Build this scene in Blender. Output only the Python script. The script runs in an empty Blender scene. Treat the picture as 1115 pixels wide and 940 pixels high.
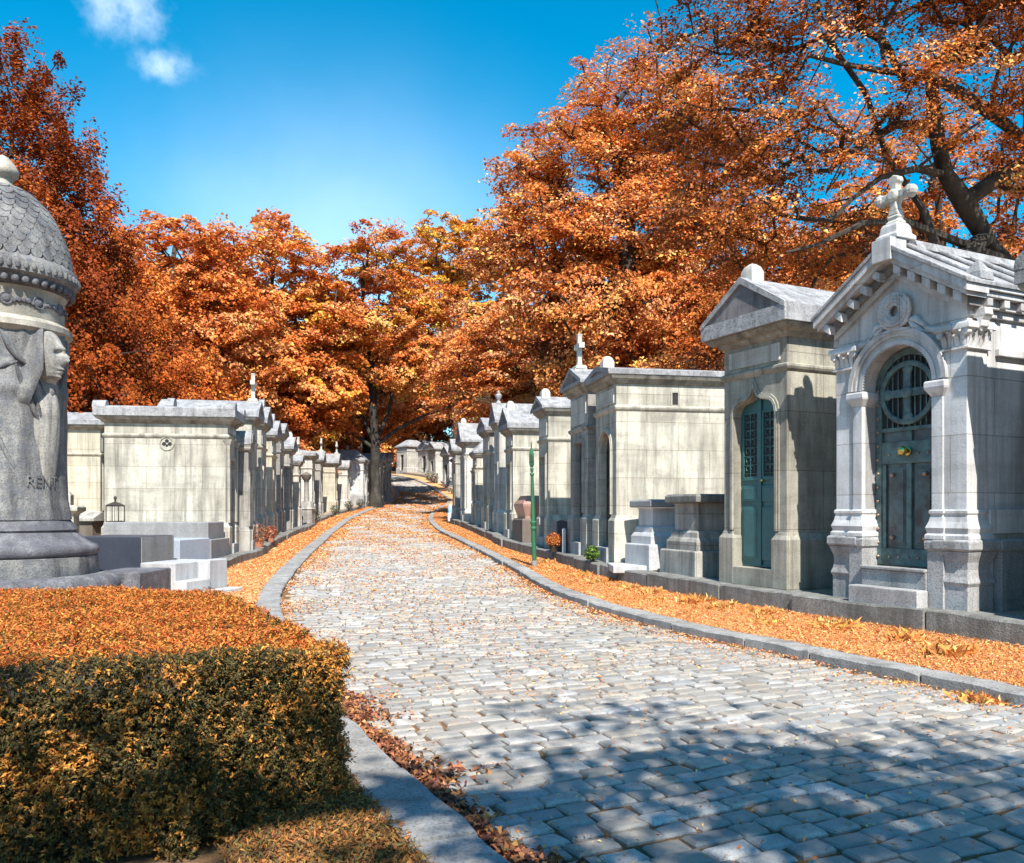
import bpy, bmesh, math, random
import numpy as np
from mathutils import Vector, Matrix
R = math.radians
sc = bpy.context.scene
COL = sc.collection
rng = np.random.default_rng(7)
random.seed(7)

# ------------------------------------------------------------------ helpers
def pchip(xs, ys):
    x = np.array(xs, float); y = np.array(ys, float)
    h = np.diff(x); d = np.diff(y) / h
    m = np.zeros(len(x))
    for i in range(1, len(x) - 1):
        if d[i-1] * d[i] > 0:
            w1 = 2*h[i] + h[i-1]; w2 = h[i] + 2*h[i-1]
            m[i] = (w1 + w2) / (w1/d[i-1] + w2/d[i])
    m[0] = d[0]; m[-1] = d[-1]
    def f(q):
        q = np.asarray(q, float)
        i = np.clip(np.searchsorted(x, q) - 1, 0, len(x) - 2)
        hh = h[i]; t = (q - x[i]) / hh
        tc = np.clip(t, 0, 1)
        v = ((1+2*tc)*(1-tc)**2*y[i] + tc*(1-tc)**2*hh*m[i] + tc*tc*(3-2*tc)*y[i+1] + tc*tc*(tc-1)*hh*m[i+1])
        v = v + np.where(t < 0, t*hh*m[0], 0) + np.where(t > 1, (t-1)*hh*m[-1], 0)
        return v
    return f

zg = pchip([-30, 5, 10, 14, 19, 28, 36, 46, 60, 75, 95, 130, 220], [0, 0, .01, .09, .24, .48, .65, 1.08, 1.75, 3.0, 5.3, 8.5, 14])
XL = pchip([-6, 0, 3.74, 5.9, 9.8, 14, 19.5, 28.5, 35, 45, 52, 58, 63, 68, 76, 86, 94, 101],
           [4.7, 1.7, -.1, -1.13, -2.6, -3.9, -4.95, -6.4, -7.45, -8.7, -9.25, -9.5, -9.5, -9.6, -10.4, -12.6, -15.3, -19])
XR = pchip([-6, 2.4, 6.6, 8.8, 11.2, 14.3, 18.6, 23.6, 30.5, 39, 44.5, 52, 58, 63, 67, 72, 85, 93, 101],
           [10.2, 6.1, 4.05, 2.96, 1.77, .72, -.05, -1.0, -2.3, -3.75, -4.5, -5.0, -5.1, -5.05, -5.2, -6.0, -8.9, -11.7, -15.6])
XE = pchip([-6, 2, 6.2, 8.59, 12.15, 14.9, 17.1, 20.4, 23.9, 26, 28, 31, 34, 37, 41, 45, 50, 56, 62, 67, 73, 86, 94, 101],
           [12.2, 7.9, 5.78, 4.58, 2.84, 1.75, 1.2, .55, -.33, -.7, -1.08, -1.65, -2.2, -2.75, -3.2, -3.4, -3.4, -3.3, -3.3, -3.6, -4.4, -7.3, -10, -13.8])
XLE = pchip([12.5, 14.2, 16.5, 19.6, 21.5, 24, 26.5, 29, 31.5, 34, 38, 43, 50, 58, 63, 68, 76, 86, 94, 101],
            [-5.0, -5.35, -5.9, -6.4, -6.5, -6.95, -7.35, -7.78, -8.12, -8.4, -9.1, -9.95, -10.35, -10.3, -10.3, -10.5, -11.4, -13.7, -16.5, -20.3])
ZR = pchip([-6, 6, 9.45, 12, 15.3, 17, 20.5, 24, 28, 34, 40, 46, 60, 75, 95, 130], [.5, .5, .52, .52, .6, .64, .66, .76, .93, 1.13, 1.25, 1.45, 2.1, 3.3, 5.6, 9])
ZL = pchip([10, 12, 15, 17.4, 19.6, 22.5, 25, 29, 34, 43, 50, 58, 75, 95, 130], [.42, .42, .48, .5, .53, .6, .7, .8, .9, 1.15, 1.5, 1.9, 3.3, 5.6, 9])

def pt(px, py, Y):                      # a point of the place from a sight line and its distance
    return Vector(((px - 557.5)/900*Y, Y, 1.6 + (555 - py)/900*Y))

class MB:
    def __init__(s): s.v = []; s.f = []; s.T = None
    def add(s, vs, fs):
        n = len(s.v)
        if s.T is not None: vs = [tuple(s.T @ Vector(v)) for v in vs]
        s.v += [tuple(v) for v in vs]; s.f += [tuple(i + n for i in f) for f in fs]
        return s
    def box(s, x0, x1, y0, y1, z0, z1):
        return s.loft([[(x0,y0,z0),(x1,y0,z0),(x1,y1,z0),(x0,y1,z0)], [(x0,y0,z1),(x1,y0,z1),(x1,y1,z1),(x0,y1,z1)]])
    def loft(s, rings, cap=True, closed=True):
        n = len(rings[0]); vs = [p for r in rings for p in r]; fs = []
        m = n if closed else n - 1
        for i in range(len(rings) - 1):
            for j in range(m):
                k = (j + 1) % n
                fs.append((i*n+j, i*n+k, (i+1)*n+k, (i+1)*n+j))
        if cap and closed:
            fs.append(tuple(range(n - 1, -1, -1))); b = (len(rings) - 1)*n
            fs.append(tuple(range(b, b + n)))
        return s.add(vs, fs)
    def rect(s, x0, x1, y0, y1, prof):
        rs = []
        for o, z in prof:
            rs.append([(x0-o,y0-o,z),(x1+o,y0-o,z),(x1+o,y1+o,z),(x0-o,y1+o,z)])
        return s.loft(rs)
    def poly(s, pts, y0, y1):           # outline in x,z pushed along y
        return s.loft([[(x, y0, z) for x, z in pts], [(x, y1, z) for x, z in pts]])
    def polyx(s, pts, x0, x1):          # outline in y,z pushed along x
        return s.loft([[(x0, y, z) for y, z in pts], [(x1, y, z) for y, z in pts]])
    def lathe(s, prof, cx=0, cy=0, n=24, cap=True):
        return s.loft([[(cx + r*math.cos(2*math.pi*k/n), cy + r*math.sin(2*math.pi*k/n), z) for k in range(n)] for r, z in prof], cap)
    def band(s, a, b, y0, y1):          # strip between two outlines (x,z), pushed along y
        rs = []
        for (p, q) in zip(a, b):
            rs.append([(p[0], y0, p[1]), (q[0], y0, q[1]), (q[0], y1, q[1]), (p[0], y1, p[1])])
        return s.loft(rs)
    def ball(s, c, r, n=8, sz=1.0, sx=1.0, sy=1.0):
        rs = []
        for i in range(1, n):
            a = math.pi*i/n
            rs.append([(c[0]+sx*r*math.sin(a)*math.cos(2*math.pi*k/(2*n)), c[1]+sy*r*math.sin(a)*math.sin(2*math.pi*k/(2*n)), c[2]-sz*r*math.cos(a)) for k in range(2*n)])
        return s.loft(rs)
    def tube(s, pts, rad, n=6, cap=True):
        pts = [Vector(p) for p in pts]; rs = []; pv = None
        for i, p in enumerate(pts):
            d = (pts[min(i+1, len(pts)-1)] - pts[max(i-1, 0)])
            d = d.normalized() if d.length > 1e-9 else Vector((0,0,1))
            if pv is None:
                pv = d.orthogonal().normalized()
            pv = (pv - d*pv.dot(d))
            pv = pv.normalized() if pv.length > 1e-6 else d.orthogonal().normalized()
            w = d.cross(pv); r = rad[i] if hasattr(rad, '__len__') else rad
            rs.append([tuple(p + (pv*math.cos(2*math.pi*k/n) + w*math.sin(2*math.pi*k/n))*r) for k in range(n)])
        return s.loft(rs, cap)
    def build(s, name, mat, parent=None, smooth=None, bevel=0, label=None):
        me = bpy.data.meshes.new(name)
        me.from_pydata(s.v, [], s.f)
        bm = bmesh.new(); bm.from_mesh(me); bmesh.ops.recalc_face_normals(bm, faces=bm.faces[:]); bm.to_mesh(me); bm.free()
        if smooth is not None:
            me.shade_smooth(); me.set_sharp_from_angle(angle=R(smooth))
        o = bpy.data.objects.new(name, me); COL.objects.link(o)
        if mat: me.materials.append(mat)
        if parent: o.parent = parent
        if bevel:
            b = o.modifiers.new('edge_wear', 'BEVEL'); b.width = bevel; b.segments = 2; b.limit_method = 'ANGLE'; b.angle_limit = R(35)
        if label: o['label'] = label
        return o

def thing(name, label, cat, loc=(0,0,0), rz=0, group=None):
    o = bpy.data.objects.new(name, None); COL.objects.link(o); o.empty_display_size = .2
    o.location = loc; o.rotation_euler = (0, 0, rz); o['label'] = label; o['category'] = cat
    if group: o['group'] = group
    return o
def tag(o, label, cat, group=None, kind=None):
    o['label'] = label; o['category'] = cat
    if group: o['group'] = group
    if kind: o['kind'] = kind
    return o
def struct(o): o['kind'] = 'structure'; return o

def quads(name, V, C, mat, parent=None, F=None):
    """numpy leaf mesh: V (n,4,3), C (n,3)"""
    n = len(V)
    me = bpy.data.meshes.new(name)
    me.vertices.add(n*4); me.loops.add(n*4); me.polygons.add(n)
    me.vertices.foreach_set('co', V.reshape(-1).astype(np.float32))
    me.loops.foreach_set('vertex_index', np.arange(n*4, dtype=np.int32))
    me.polygons.foreach_set('loop_start', np.arange(0, n*4, 4, dtype=np.int32))
    a = me.color_attributes.new('tint', 'FLOAT_COLOR', 'POINT')
    cc = np.ones((n, 4, 4), np.float32); cc[:, :, :3] = C[:, None, :]
    a.data.foreach_set('color', cc.reshape(-1))
    me.update(calc_edges=True); me.validate()
    me.materials.append(mat)
    o = bpy.data.objects.new(name, me); COL.objects.link(o)
    if parent: o.parent = parent
    return o

def unit(a): return a / np.maximum(np.linalg.norm(a, axis=-1, keepdims=True), 1e-9)
def leafquads(P, S, up=.5, asp=.6, bias=None, fold=.12, tdir=None, g=None):
    g = g or rng
    n = len(P); nr = g.normal(size=(n, 3)); nr[:, 2] = np.abs(nr[:, 2]) + up
    if bias is not None: nr = nr + bias
    nr = unit(nr)
    t = g.normal(size=(n, 3)) if tdir is None else tdir + .35*g.normal(size=(n, 3))
    t = unit(t - nr*np.sum(t*nr, 1, keepdims=True)); b = np.cross(nr, t)
    S = np.asarray(S)[:, None] if np.ndim(S) else S
    V = np.stack([P + t*S*.5, P + b*S*asp*.5 + nr*S*fold, P - t*S*.5, P - b*S*asp*.5 + nr*S*fold], 1)
    return V
def tints(n, base, var=.25, hue=.12, g=None):
    g = g or rng
    b = np.array(base)[None, :] if np.ndim(base) == 1 else np.asarray(base)
    k = np.exp(g.normal(size=(n, 1))*var)
    c = b*k
    c[:, 1:2] *= np.exp(g.normal(size=(n, 1))*hue)
    return np.clip(c, .003, .8)

# ------------------------------------------------------------------ materials
def newmat(name):
    m = bpy.data.materials.new(name); m.use_nodes = True
    nt = m.node_tree; b = nt.nodes['Principled BSDF']; return m, nt, b
def N(nt, t, **k):
    n = nt.nodes.new(t)
    for a, v in k.items():
        if a in n.inputs: n.inputs[a].default_value = v
        else: setattr(n, a, v)
    return n
def mix(nt, fac, a, b, mode='MIX'):
    n = nt.nodes.new('ShaderNodeMix'); n.data_type = 'RGBA'; n.blend_type = mode
    for sck, v in ((n.inputs[0], fac), (n.inputs[6], a), (n.inputs[7], b)):
        if hasattr(v, 'links') or isinstance(v, bpy.types.NodeSocket): nt.links.new(v, sck)
        elif sck.type == 'RGBA': sck.default_value = (*v, 1) if len(v) == 3 else v
        else: sck.default_value = v
    return n.outputs[2]
def ramp(nt, src, lo, hi):
    n = nt.nodes.new('ShaderNodeMapRange'); n.inputs[1].default_value = lo; n.inputs[2].default_value = hi
    nt.links.new(src, n.inputs[0]); return n.outputs[0]
def coords(nt, scale=(1,1,1), rand=True):
    tc = nt.nodes.new('ShaderNodeTexCoord'); mp = nt.nodes.new('ShaderNodeMapping'); mp.inputs['Scale'].default_value = scale
    nt.links.new(tc.outputs['Object'], mp.inputs[0])
    if rand:
        oi = nt.nodes.new('ShaderNodeObjectInfo'); ml = N(nt, 'ShaderNodeVectorMath', operation='SCALE'); ml.inputs[0].default_value = (13, 7, 5)
        nt.links.new(oi.outputs['Random'], ml.inputs['Scale']); nt.links.new(ml.outputs[0], mp.inputs[1])
    return mp.outputs[0]
def noise(nt, vec, scale, detail=5, rough=.6):
    n = nt.nodes.new('ShaderNodeTexNoise'); n.inputs['Scale'].default_value = scale; n.inputs['Detail'].default_value = detail; n.inputs['Roughness'].default_value = rough
    if vec is not None: nt.links.new(vec, n.inputs['Vector'])
    return n.outputs[0]

def stone(name, base, dark, light=None, streak=.5, speck=.25, joints=None, lichen=None, rough=.85, bump=.25, lich_amt=(.56, .68), stain=(.42, .68)):
    m, nt, b = newmat(name); L = nt.links
    v = coords(nt)
    light = light or tuple(min(.85, c*1.18) for c in base)
    big = noise(nt, v, 1.3, 6, .65)
    c = mix(nt, ramp(nt, big, .35, .65), base, light)
    vs = coords(nt, (2.2, 2.2, .28)); st = noise(nt, vs, 2.0, 5, .65)
    mm = nt.nodes.new('ShaderNodeMath'); mm.operation = 'MULTIPLY'; mm.inputs[1].default_value = streak
    L.new(ramp(nt, st, *stain), mm.inputs[0]); c = mix(nt, mm.outputs[0], c, dark)
    vh = coords(nt, (.5, .5, 3.2)); sh = noise(nt, vh, 1.6, 4, .6)
    m3 = nt.nodes.new('ShaderNodeMath'); m3.operation = 'MULTIPLY'; m3.inputs[1].default_value = streak*.45
    L.new(ramp(nt, sh, .5, .7), m3.inputs[0]); c = mix(nt, m3.outputs[0], c, dark)
    if joints:
        vr_ = coords(nt, (6, 6, .22)); rn = noise(nt, vr_, 1.0, 6, .7)
        m4 = nt.nodes.new('ShaderNodeMath'); m4.operation = 'MULTIPLY'; m4.inputs[1].default_value = streak*.75
        L.new(ramp(nt, rn, .54, .68), m4.inputs[0]); c = mix(nt, m4.outputs[0], c, tuple(x*.6 for x in dark))
        pt_ = noise(nt, v, 3.5, 8, .75); m5 = nt.nodes.new('ShaderNodeMath'); m5.operation = 'MULTIPLY'; m5.inputs[1].default_value = streak*.55
        L.new(ramp(nt, pt_, .53, .66), m5.inputs[0]); c = mix(nt, m5.outputs[0], c, dark)
    sp = noise(nt, v, 55, 3, .7)
    m2 = nt.nodes.new('ShaderNodeMath'); m2.operation = 'MULTIPLY'; m2.inputs[1].default_value = speck
    L.new(ramp(nt, sp, .48, .66), m2.inputs[0]); c = mix(nt, m2.outputs[0], c, tuple(x*.55 for x in dark))
    if lichen:
        ln = noise(nt, v, 7, 8, .75); c = mix(nt, ramp(nt, ln, *lich_amt), c, lichen)
    hgt = sp
    if joints:
        tc = nt.nodes.new('ShaderNodeTexCoord'); sx = nt.nodes.new('ShaderNodeSeparateXYZ'); L.new(tc.outputs['Object'], sx.inputs[0])
        ad = N(nt, 'ShaderNodeMath', operation='ADD'); L.new(sx.outputs[0], ad.inputs[0]); L.new(sx.outputs[1], ad.inputs[1])
        cb = nt.nodes.new('ShaderNodeCombineXYZ'); L.new(ad.outputs[0], cb.inputs[0]); L.new(sx.outputs[2], cb.inputs[1])
        br = nt.nodes.new('ShaderNodeTexBrick'); br.inputs['Scale'].default_value = 1; br.inputs['Brick Width'].default_value = joints[0]; br.inputs['Row Height'].default_value = joints[1]
        br.inputs['Mortar Size'].default_value = .007; br.inputs['Mortar Smooth'].default_value = .3
        br.inputs['Color1'].default_value = (1,1,1,1); br.inputs['Color2'].default_value = (.84,.83,.82,1); br.inputs['Mortar'].default_value = (.60,.57,.52,1)
        L.new(cb.outputs[0], br.inputs[0]); c = mix(nt, 1.0, c, br.outputs['Color'], 'MULTIPLY')
    L.new(c, b.inputs['Base Color']); b.inputs['Roughness'].default_value = rough
    b.inputs['Specular IOR Level'].default_value = .25
    bp = nt.nodes.new('ShaderNodeBump'); bp.inputs['Strength'].default_value = bump; bp.inputs['Distance'].default_value = .012
    hb = N(nt, 'ShaderNodeMath', operation='ADD'); L.new(sp, hb.inputs[0]); L.new(noise(nt, v, 12, 5, .65), hb.inputs[1])
    L.new(hb.outputs[0], bp.inputs['Height']); L.new(bp.outputs[0], b.inputs['Normal'])
    return m
M = {}
M['cream'] = stone('cream_limestone', (.47,.445,.375), (.17,.16,.14), (.60,.57,.49), .75, .25, (1.25,.52))
M['cream2'] = stone('buff_limestone', (.52,.475,.37), (.22,.20,.155), (.60,.56,.46), .6, .22, (1.1,.5))
M['pale'] = stone('pale_limestone', (.53,.515,.47), (.22,.21,.2), (.62,.605,.56), .6, .2, (.9,.5))
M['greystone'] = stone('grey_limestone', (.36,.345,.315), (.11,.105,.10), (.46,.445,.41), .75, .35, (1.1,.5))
M['yellowstone'] = stone('lichened_limestone', (.32,.305,.26), (.11,.105,.095), (.42,.40,.335), .75, .35, (1.3,.8), lichen=(.36,.30,.13), lich_amt=(.58,.8))
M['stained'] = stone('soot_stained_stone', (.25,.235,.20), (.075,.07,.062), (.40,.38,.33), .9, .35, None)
M['soot_shade'] = stone('soot_and_shade_stone', (.17,.165,.165), (.06,.058,.056), (.32,.315,.315), .8, .3, None)  # soot plus the shade between the modillions, put into the stone colour
M['white'] = stone('white_marble', (.61,.605,.615), (.25,.245,.24), (.70,.695,.705), .6, .2, (1.3,.62), rough=.6)
M['granite'] = stone('pale_granite', (.34,.34,.345), (.14,.14,.14), (.44,.44,.445), .6, .65, None, lichen=(.36,.33,.22), lich_amt=(.62,.85), bump=.3)
M['roof'] = stone('weathered_roof_stone', (.33,.33,.345), (.10,.10,.105), (.43,.43,.445), .6, .6, None, lichen=(.14,.14,.14), lich_amt=(.5,.66), bump=.6)
M['pediment'] = stone('stain_and_shade_stone', (.19,.175,.185), (.06,.055,.055), (.27,.245,.25), .8, .3, None)  # gable fronts: stain and their own shade darkened into the colour
M['monument'] = stone('mottled_grey_stone', (.20,.20,.205), (.05,.05,.058), (.33,.325,.31), .9, .65, None, lichen=(.11,.12,.145), lich_amt=(.5,.68), bump=.6)
M['monument_dark'] = stone('blackened_stone', (.12,.12,.135), (.035,.035,.042), (.26,.26,.28), .7, .6, None, lichen=(.10,.10,.12), lich_amt=(.46,.62), bump=.8)
M['lettering'] = stone('worn_letter_stone', (.22,.22,.22), (.06,.06,.07), (.30,.30,.29), .8, .5, None)
M['mourner'] = stone('figure_stone', (.33,.32,.295), (.08,.078,.078), (.45,.43,.39), .8, .5, None, lichen=(.17,.17,.18), lich_amt=(.52,.72), bump=.5)
M['mono_cream'] = stone('cream_worn_stone', (.36,.335,.29), (.14,.13,.11), (.47,.44,.385), .6, .35, None, lichen=(.30,.27,.22), lich_amt=(.55,.75), bump=.5)
M['slab_dark'] = stone('dark_granite', (.03,.033,.05), (.02,.02,.03), (.045,.05,.07), .2, .3, None, rough=.45, bump=.05)
M['slab_blue'] = stone('blue_grey_granite', (.33,.37,.44), (.22,.24,.29), (.40,.44,.51), .2, .5, None, lichen=(.44,.40,.26), lich_amt=(.66,.8), bump=.1)
M['slab_grey'] = stone('grey_granite_slab', (.235,.235,.245), (.13,.13,.13), (.30,.30,.305), .5, .5, None, lichen=(.44,.36,.16), lich_amt=(.66,.8), bump=.15)
M['slab_white'] = stone('white_stone', (.45,.455,.47), (.24,.24,.24), (.54,.545,.56), .7, .3, None, rough=.6, bump=.1)
M['pink'] = stone('pink_granite', (.36,.21,.17), (.2,.12,.1), (.42,.26,.21), .3, .5, None, rough=.4, bump=.1)
M['brownstone'] = stone('brown_stone', (.15,.12,.10), (.07,.06,.05), (.2,.17,.14), .5, .3, None)
M['kerb'] = stone('kerb_granite', (.29,.285,.28), (.10,.095,.09), (.38,.375,.37), .6, .6, None, lichen=(.27,.26,.24), lich_amt=(.55,.75), bump=.5)
M['ledge'] = stone('ledge_stone', (.20,.20,.19), (.06,.057,.054), (.30,.30,.29), .7, .6, None, lichen=(.13,.13,.11), lich_amt=(.5,.66), bump=.8)

def metal(name, col, col2, rough=.5, met=.0, sc_=4):
    m, nt, b = newmat(name); v = coords(nt); n = noise(nt, v, sc_, 7, .7)
    nt.links.new(mix(nt, ramp(nt, n, .4, .62), col, col2), b.inputs['Base Color']); b.inputs['Roughness'].default_value = rough; b.inputs['Metallic'].default_value = met
    bp = nt.nodes.new('ShaderNodeBump'); bp.inputs['Strength'].default_value = .15; bp.inputs['Distance'].default_value = .005
    nt.links.new(noise(nt, v, 40, 4), bp.inputs['Height']); nt.links.new(bp.outputs[0], b.inputs['Normal'])
    return m
M['bronze'] = metal('verdigris_bronze', (.115,.185,.18), (.055,.075,.08), .55, .15, 6)
M['bronze2'] = metal('dark_bronze_panel', (.10,.14,.15), (.07,.055,.055), .45, .3, 5)
M['brass'] = metal('brass', (.75,.58,.2), (.6,.42,.12), .25, 1)
M['copper'] = metal('worn_copper', (.48,.30,.2), (.25,.2,.16), .4, .6)
M['greenpaint'] = metal('green_door_paint', (.035,.13,.135), (.03,.10,.105), .45, 0)
M['postgreen'] = metal('green_post_paint', (.022,.135,.06), (.03,.10,.05), .45, 0)
M['iron'] = metal('dark_iron', (.028,.028,.03), (.06,.045,.035), .6, .3)
M['dark'] = metal('dark_interior', (.02,.02,.022), (.03,.028,.025), .9, 0)
M['terracotta'] = metal('terracotta', (.45,.17,.09), (.33,.14,.08), .8, 0)
M['bluebin'] = metal('pale_blue_plastic', (.25,.45,.72), (.3,.5,.75), .4, 0)
M['whitebin'] = metal('white_plastic', (.7,.74,.8), (.6,.65,.7), .4, 0)

def leafmat(name, trans=.24, rough=.6, spec=.15):
    m, nt, b = newmat(name); at = nt.nodes.new('ShaderNodeAttribute'); at.attribute_name = 'tint'
    nt.links.new(at.outputs['Color'], b.inputs['Base Color']); b.inputs['Roughness'].default_value = rough; b.inputs['Specular IOR Level'].default_value = spec
    if trans:
        tr = nt.nodes.new('ShaderNodeBsdfTranslucent'); nt.links.new(at.outputs['Color'], tr.inputs[0])
        mx = nt.nodes.new('ShaderNodeMixShader'); mx.inputs[0].default_value = trans
        nt.links.new(b.outputs[0], mx.inputs[1]); nt.links.new(tr.outputs[0], mx.inputs[2]); nt.links.new(mx.outputs[0], nt.nodes['Material Output'].inputs[0])
    return m
M['leaf'] = leafmat('autumn_leaf')
M['litter'] = leafmat('fallen_leaf', .15, .8, .2)
M['cobble'] = None
def cobble():
    m, nt, b = newmat('granite_setts'); L = nt.links
    at = nt.nodes.new('ShaderNodeAttribute'); at.attribute_name = 'tint'
    tc = nt.nodes.new('ShaderNodeTexCoord'); v = tc.outputs['Object']
    n1 = noise(nt, v, 9, 6, .7); c = mix(nt, ramp(nt, n1, .35, .7), at.outputs['Color'], (.24,.23,.22))
    sp = noise(nt, v, 130, 3, .7); c = mix(nt, ramp(nt, sp, .5, .75), c, (.15,.145,.14))
    st = noise(nt, v, 2.2, 5, .7); c = mix(nt, ramp(nt, st, .58, .85), c, (.36,.21,.115))
    L.new(c, b.inputs['Base Color']); b.inputs['Roughness'].default_value = .62; b.inputs['Specular IOR Level'].default_value = .45
    bp = nt.nodes.new('ShaderNodeBump'); bp.inputs['Strength'].default_value = .5; bp.inputs['Distance'].default_value = .012
    ad = N(nt, 'ShaderNodeMath', operation='ADD'); L.new(noise(nt, v, 16, 5, .65), ad.inputs[0]); L.new(sp, ad.inputs[1])
    L.new(ad.outputs[0], bp.inputs['Height']); L.new(bp.outputs[0], b.inputs['Normal'])
    return m
M['cobble'] = cobble()
def soil(name, a, bcol, c3, s=3.0, s2=40):
    m, nt, b = newmat(name); tc = nt.nodes.new('ShaderNodeTexCoord'); v = tc.outputs['Object']
    c = mix(nt, ramp(nt, noise(nt, v, s, 8, .75), .35, .65), a, bcol)
    c = mix(nt, ramp(nt, noise(nt, v, s2, 4, .7), .5, .68), c, c3)
    nt.links.new(c, b.inputs['Base Color']); b.inputs['Roughness'].default_value = .95; b.inputs['Specular IOR Level'].default_value = .1
    bp = nt.nodes.new('ShaderNodeBump'); bp.inputs['Strength'].default_value = .7; bp.inputs['Distance'].default_value = .03
    nt.links.new(noise(nt, v, s2*.6, 6, .7), bp.inputs['Height']); nt.links.new(bp.outputs[0], b.inputs['Normal'])
    return m
M['joint'] = soil('sandy_joint', (.13,.085,.05), (.27,.135,.055), (.07,.065,.035), 1.0, 30)
M['verge'] = soil('leafy_soil', (.68,.38,.19), (.64,.29,.12), (.46,.2,.075), 2.5, 40)
M['earth'] = soil('bare_earth', (.13,.085,.05), (.20,.115,.055), (.06,.045,.03), 1.6, 30)
M['yard'] = soil('gravel_yard', (.33,.27,.21), (.40,.26,.15), (.22,.17,.13), 1.0, 25)
M['bark'] = stone('bark', (.055,.045,.038), (.02,.017,.015), (.095,.08,.068), .7, .4, None, rough=.95, bump=1.0)
M['bark2'] = stone('pale_plane_bark', (.035,.031,.028), (.013,.012,.011), (.085,.078,.068), .7, .3, None, rough=.95, bump=1.0)

# ------------------------------------------------------------------ world, sun, camera
w = bpy.data.worlds.new("World"); sc.world = w; w.use_nodes = True
nt = w.node_tree; bg = nt.nodes['Background']
SUN_EL, SUN_AZ = 50.0, 168.5
sky = nt.nodes.new('ShaderNodeTexSky'); sky.sky_type = 'NISHITA'; sky.sun_disc = False
sky.sun_elevation = R(SUN_EL); sky.sun_rotation = R(SUN_AZ); sky.altitude = 100; sky.air_density = 1.0; sky.dust_density = .3; sky.ozone_density = 2.5
hs = nt.nodes.new('ShaderNodeHueSaturation'); hs.inputs['Saturation'].default_value = 1.55; hs.inputs['Value'].default_value = 1.0; hs.inputs['Hue'].default_value = .479
nt.links.new(sky.outputs[0], hs.inputs['Color'])
gen = nt.nodes.new('ShaderNodeTexCoord')
def cloud(cur, d, rad, sc_, lo, hi, amt):
    L = nt.links
    dv = Vector(d).normalized()
    sub = N(nt, 'ShaderNodeVectorMath', operation='SUBTRACT'); L.new(gen.outputs['Generated'], sub.inputs[0]); sub.inputs[1].default_value = dv
    scl = N(nt, 'ShaderNodeVectorMath', operation='MULTIPLY'); L.new(sub.outputs[0], scl.inputs[0]); scl.inputs[1].default_value = (1, 1, 1.75)
    ln = N(nt, 'ShaderNodeVectorMath', operation='LENGTH'); L.new(scl.outputs[0], ln.inputs[0])
    fall = nt.nodes.new('ShaderNodeMapRange'); fall.interpolation_type = 'SMOOTHSTEP'; fall.inputs[1].default_value = 0; fall.inputs[2].default_value = rad; fall.inputs[3].default_value = 1; fall.inputs[4].default_value = 0
    L.new(ln.outputs['Value'], fall.inputs[0])
    nz = noise(nt, gen.outputs['Generated'], sc_, 7, .6)
    ad = N(nt, 'ShaderNodeMath', operation='MULTIPLY_ADD'); L.new(fall.outputs[0], ad.inputs[0]); ad.inputs[1].default_value = .55; L.new(nz, ad.inputs[2])
    r = nt.nodes.new('ShaderNodeMapRange'); r.interpolation_type = 'SMOOTHSTEP'; r.inputs[1].default_value = lo; r.inputs[2].default_value = hi; r.inputs[4].default_value = amt
    L.new(ad.outputs[0], r.inputs[0])
    g = N(nt, 'ShaderNodeMath', operation='MULTIPLY'); L.new(r.outputs[0], g.inputs[0]); L.new(fall.outputs[0], g.inputs[1])
    return mix(nt, g.outputs[0], cur, (7.5, 8.2, 9.0))
c = hs.outputs[0]
c = cloud(c, (-.421, 1, .537), .055, 42, .64, 1.3, .42)
c = cloud(c, (-.47, 1, .605), .095, 34, .68, 1.3, .42)
c = cloud(c, (-.22, 1, .30), .48, 1.6, .3, 1.5, .42)
nt.links.new(c, bg.inputs[0]); bg.inputs[1].default_value = .12
sun = bpy.data.lights.new('sun', 'SUN'); sun.energy = 5.0; sun.angle = R(.53); sun.color = (1, .94, .84)
so = bpy.data.objects.new('sun', sun); COL.objects.link(so); so.location = (10, -40, 50)
sd = Vector((math.sin(R(SUN_AZ))*math.cos(R(SUN_EL)), math.cos(R(SUN_AZ))*math.cos(R(SUN_EL)), math.sin(R(SUN_EL))))
so.rotation_euler = (-sd).to_track_quat('-Z', 'Y').to_euler()
cam = bpy.data.cameras.new('camera'); co = bpy.data.objects.new('camera', cam); COL.objects.link(co)
co.location = (0, 0, 1.6); co.rotation_euler = (R(90), 0, 0)
cam.sensor_fit = 'HORIZONTAL'; cam.sensor_width = 36; cam.lens = 36*900/1115; cam.shift_y = (555 - 470)/1115; cam.clip_end = 2000; cam.clip_start = .05
sc.camera = co
sc.view_settings.view_transform = 'Standard'; sc.view_settings.look = 'None'; sc.view_settings.gamma = 1; sc.view_settings.exposure = .96
sc.cycles.use_denoising = True; sc.cycles.max_bounces = 6; sc.cycles.diffuse_bounces = 3; sc.cycles.transparent_max_bounces = 8

# ------------------------------------------------------------------ ground, road, kerbs, ledges
def sheet(name, rows, mat, smooth=True):
    mb = MB(); n = len(rows[0]); mb.v = [tuple(p) for r in rows for p in r]
    mb.f = [(i*n+j, i*n+j+1, (i+1)*n+j+1, (i+1)*n+j) for i in range(len(rows)-1) for j in range(n-1)]
    return mb.build(name, mat, smooth=60 if smooth else None)
ys = np.concatenate([np.arange(-30, 110, 2.0), np.arange(110, 420, 12)])
rows = []
for y in ys:
    r = []
    for x in (-260, -140, -80, -50, -35, -25, -18, -12, -8, -4, 0, 4, 8, 12, 18, 25, 35, 50, 80, 140, 260):
        z = float(zg(min(y, 200))) - .14 + max(0, abs(x + .12*max(y, 0)) - 18)*.02
        r.append((x, y, z))
    rows.append(r)
struct(sheet('ground', rows, M['earth']))
yr = np.concatenate([np.arange(-6, 60, .5), np.arange(60, 101.1, 1)])
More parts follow.
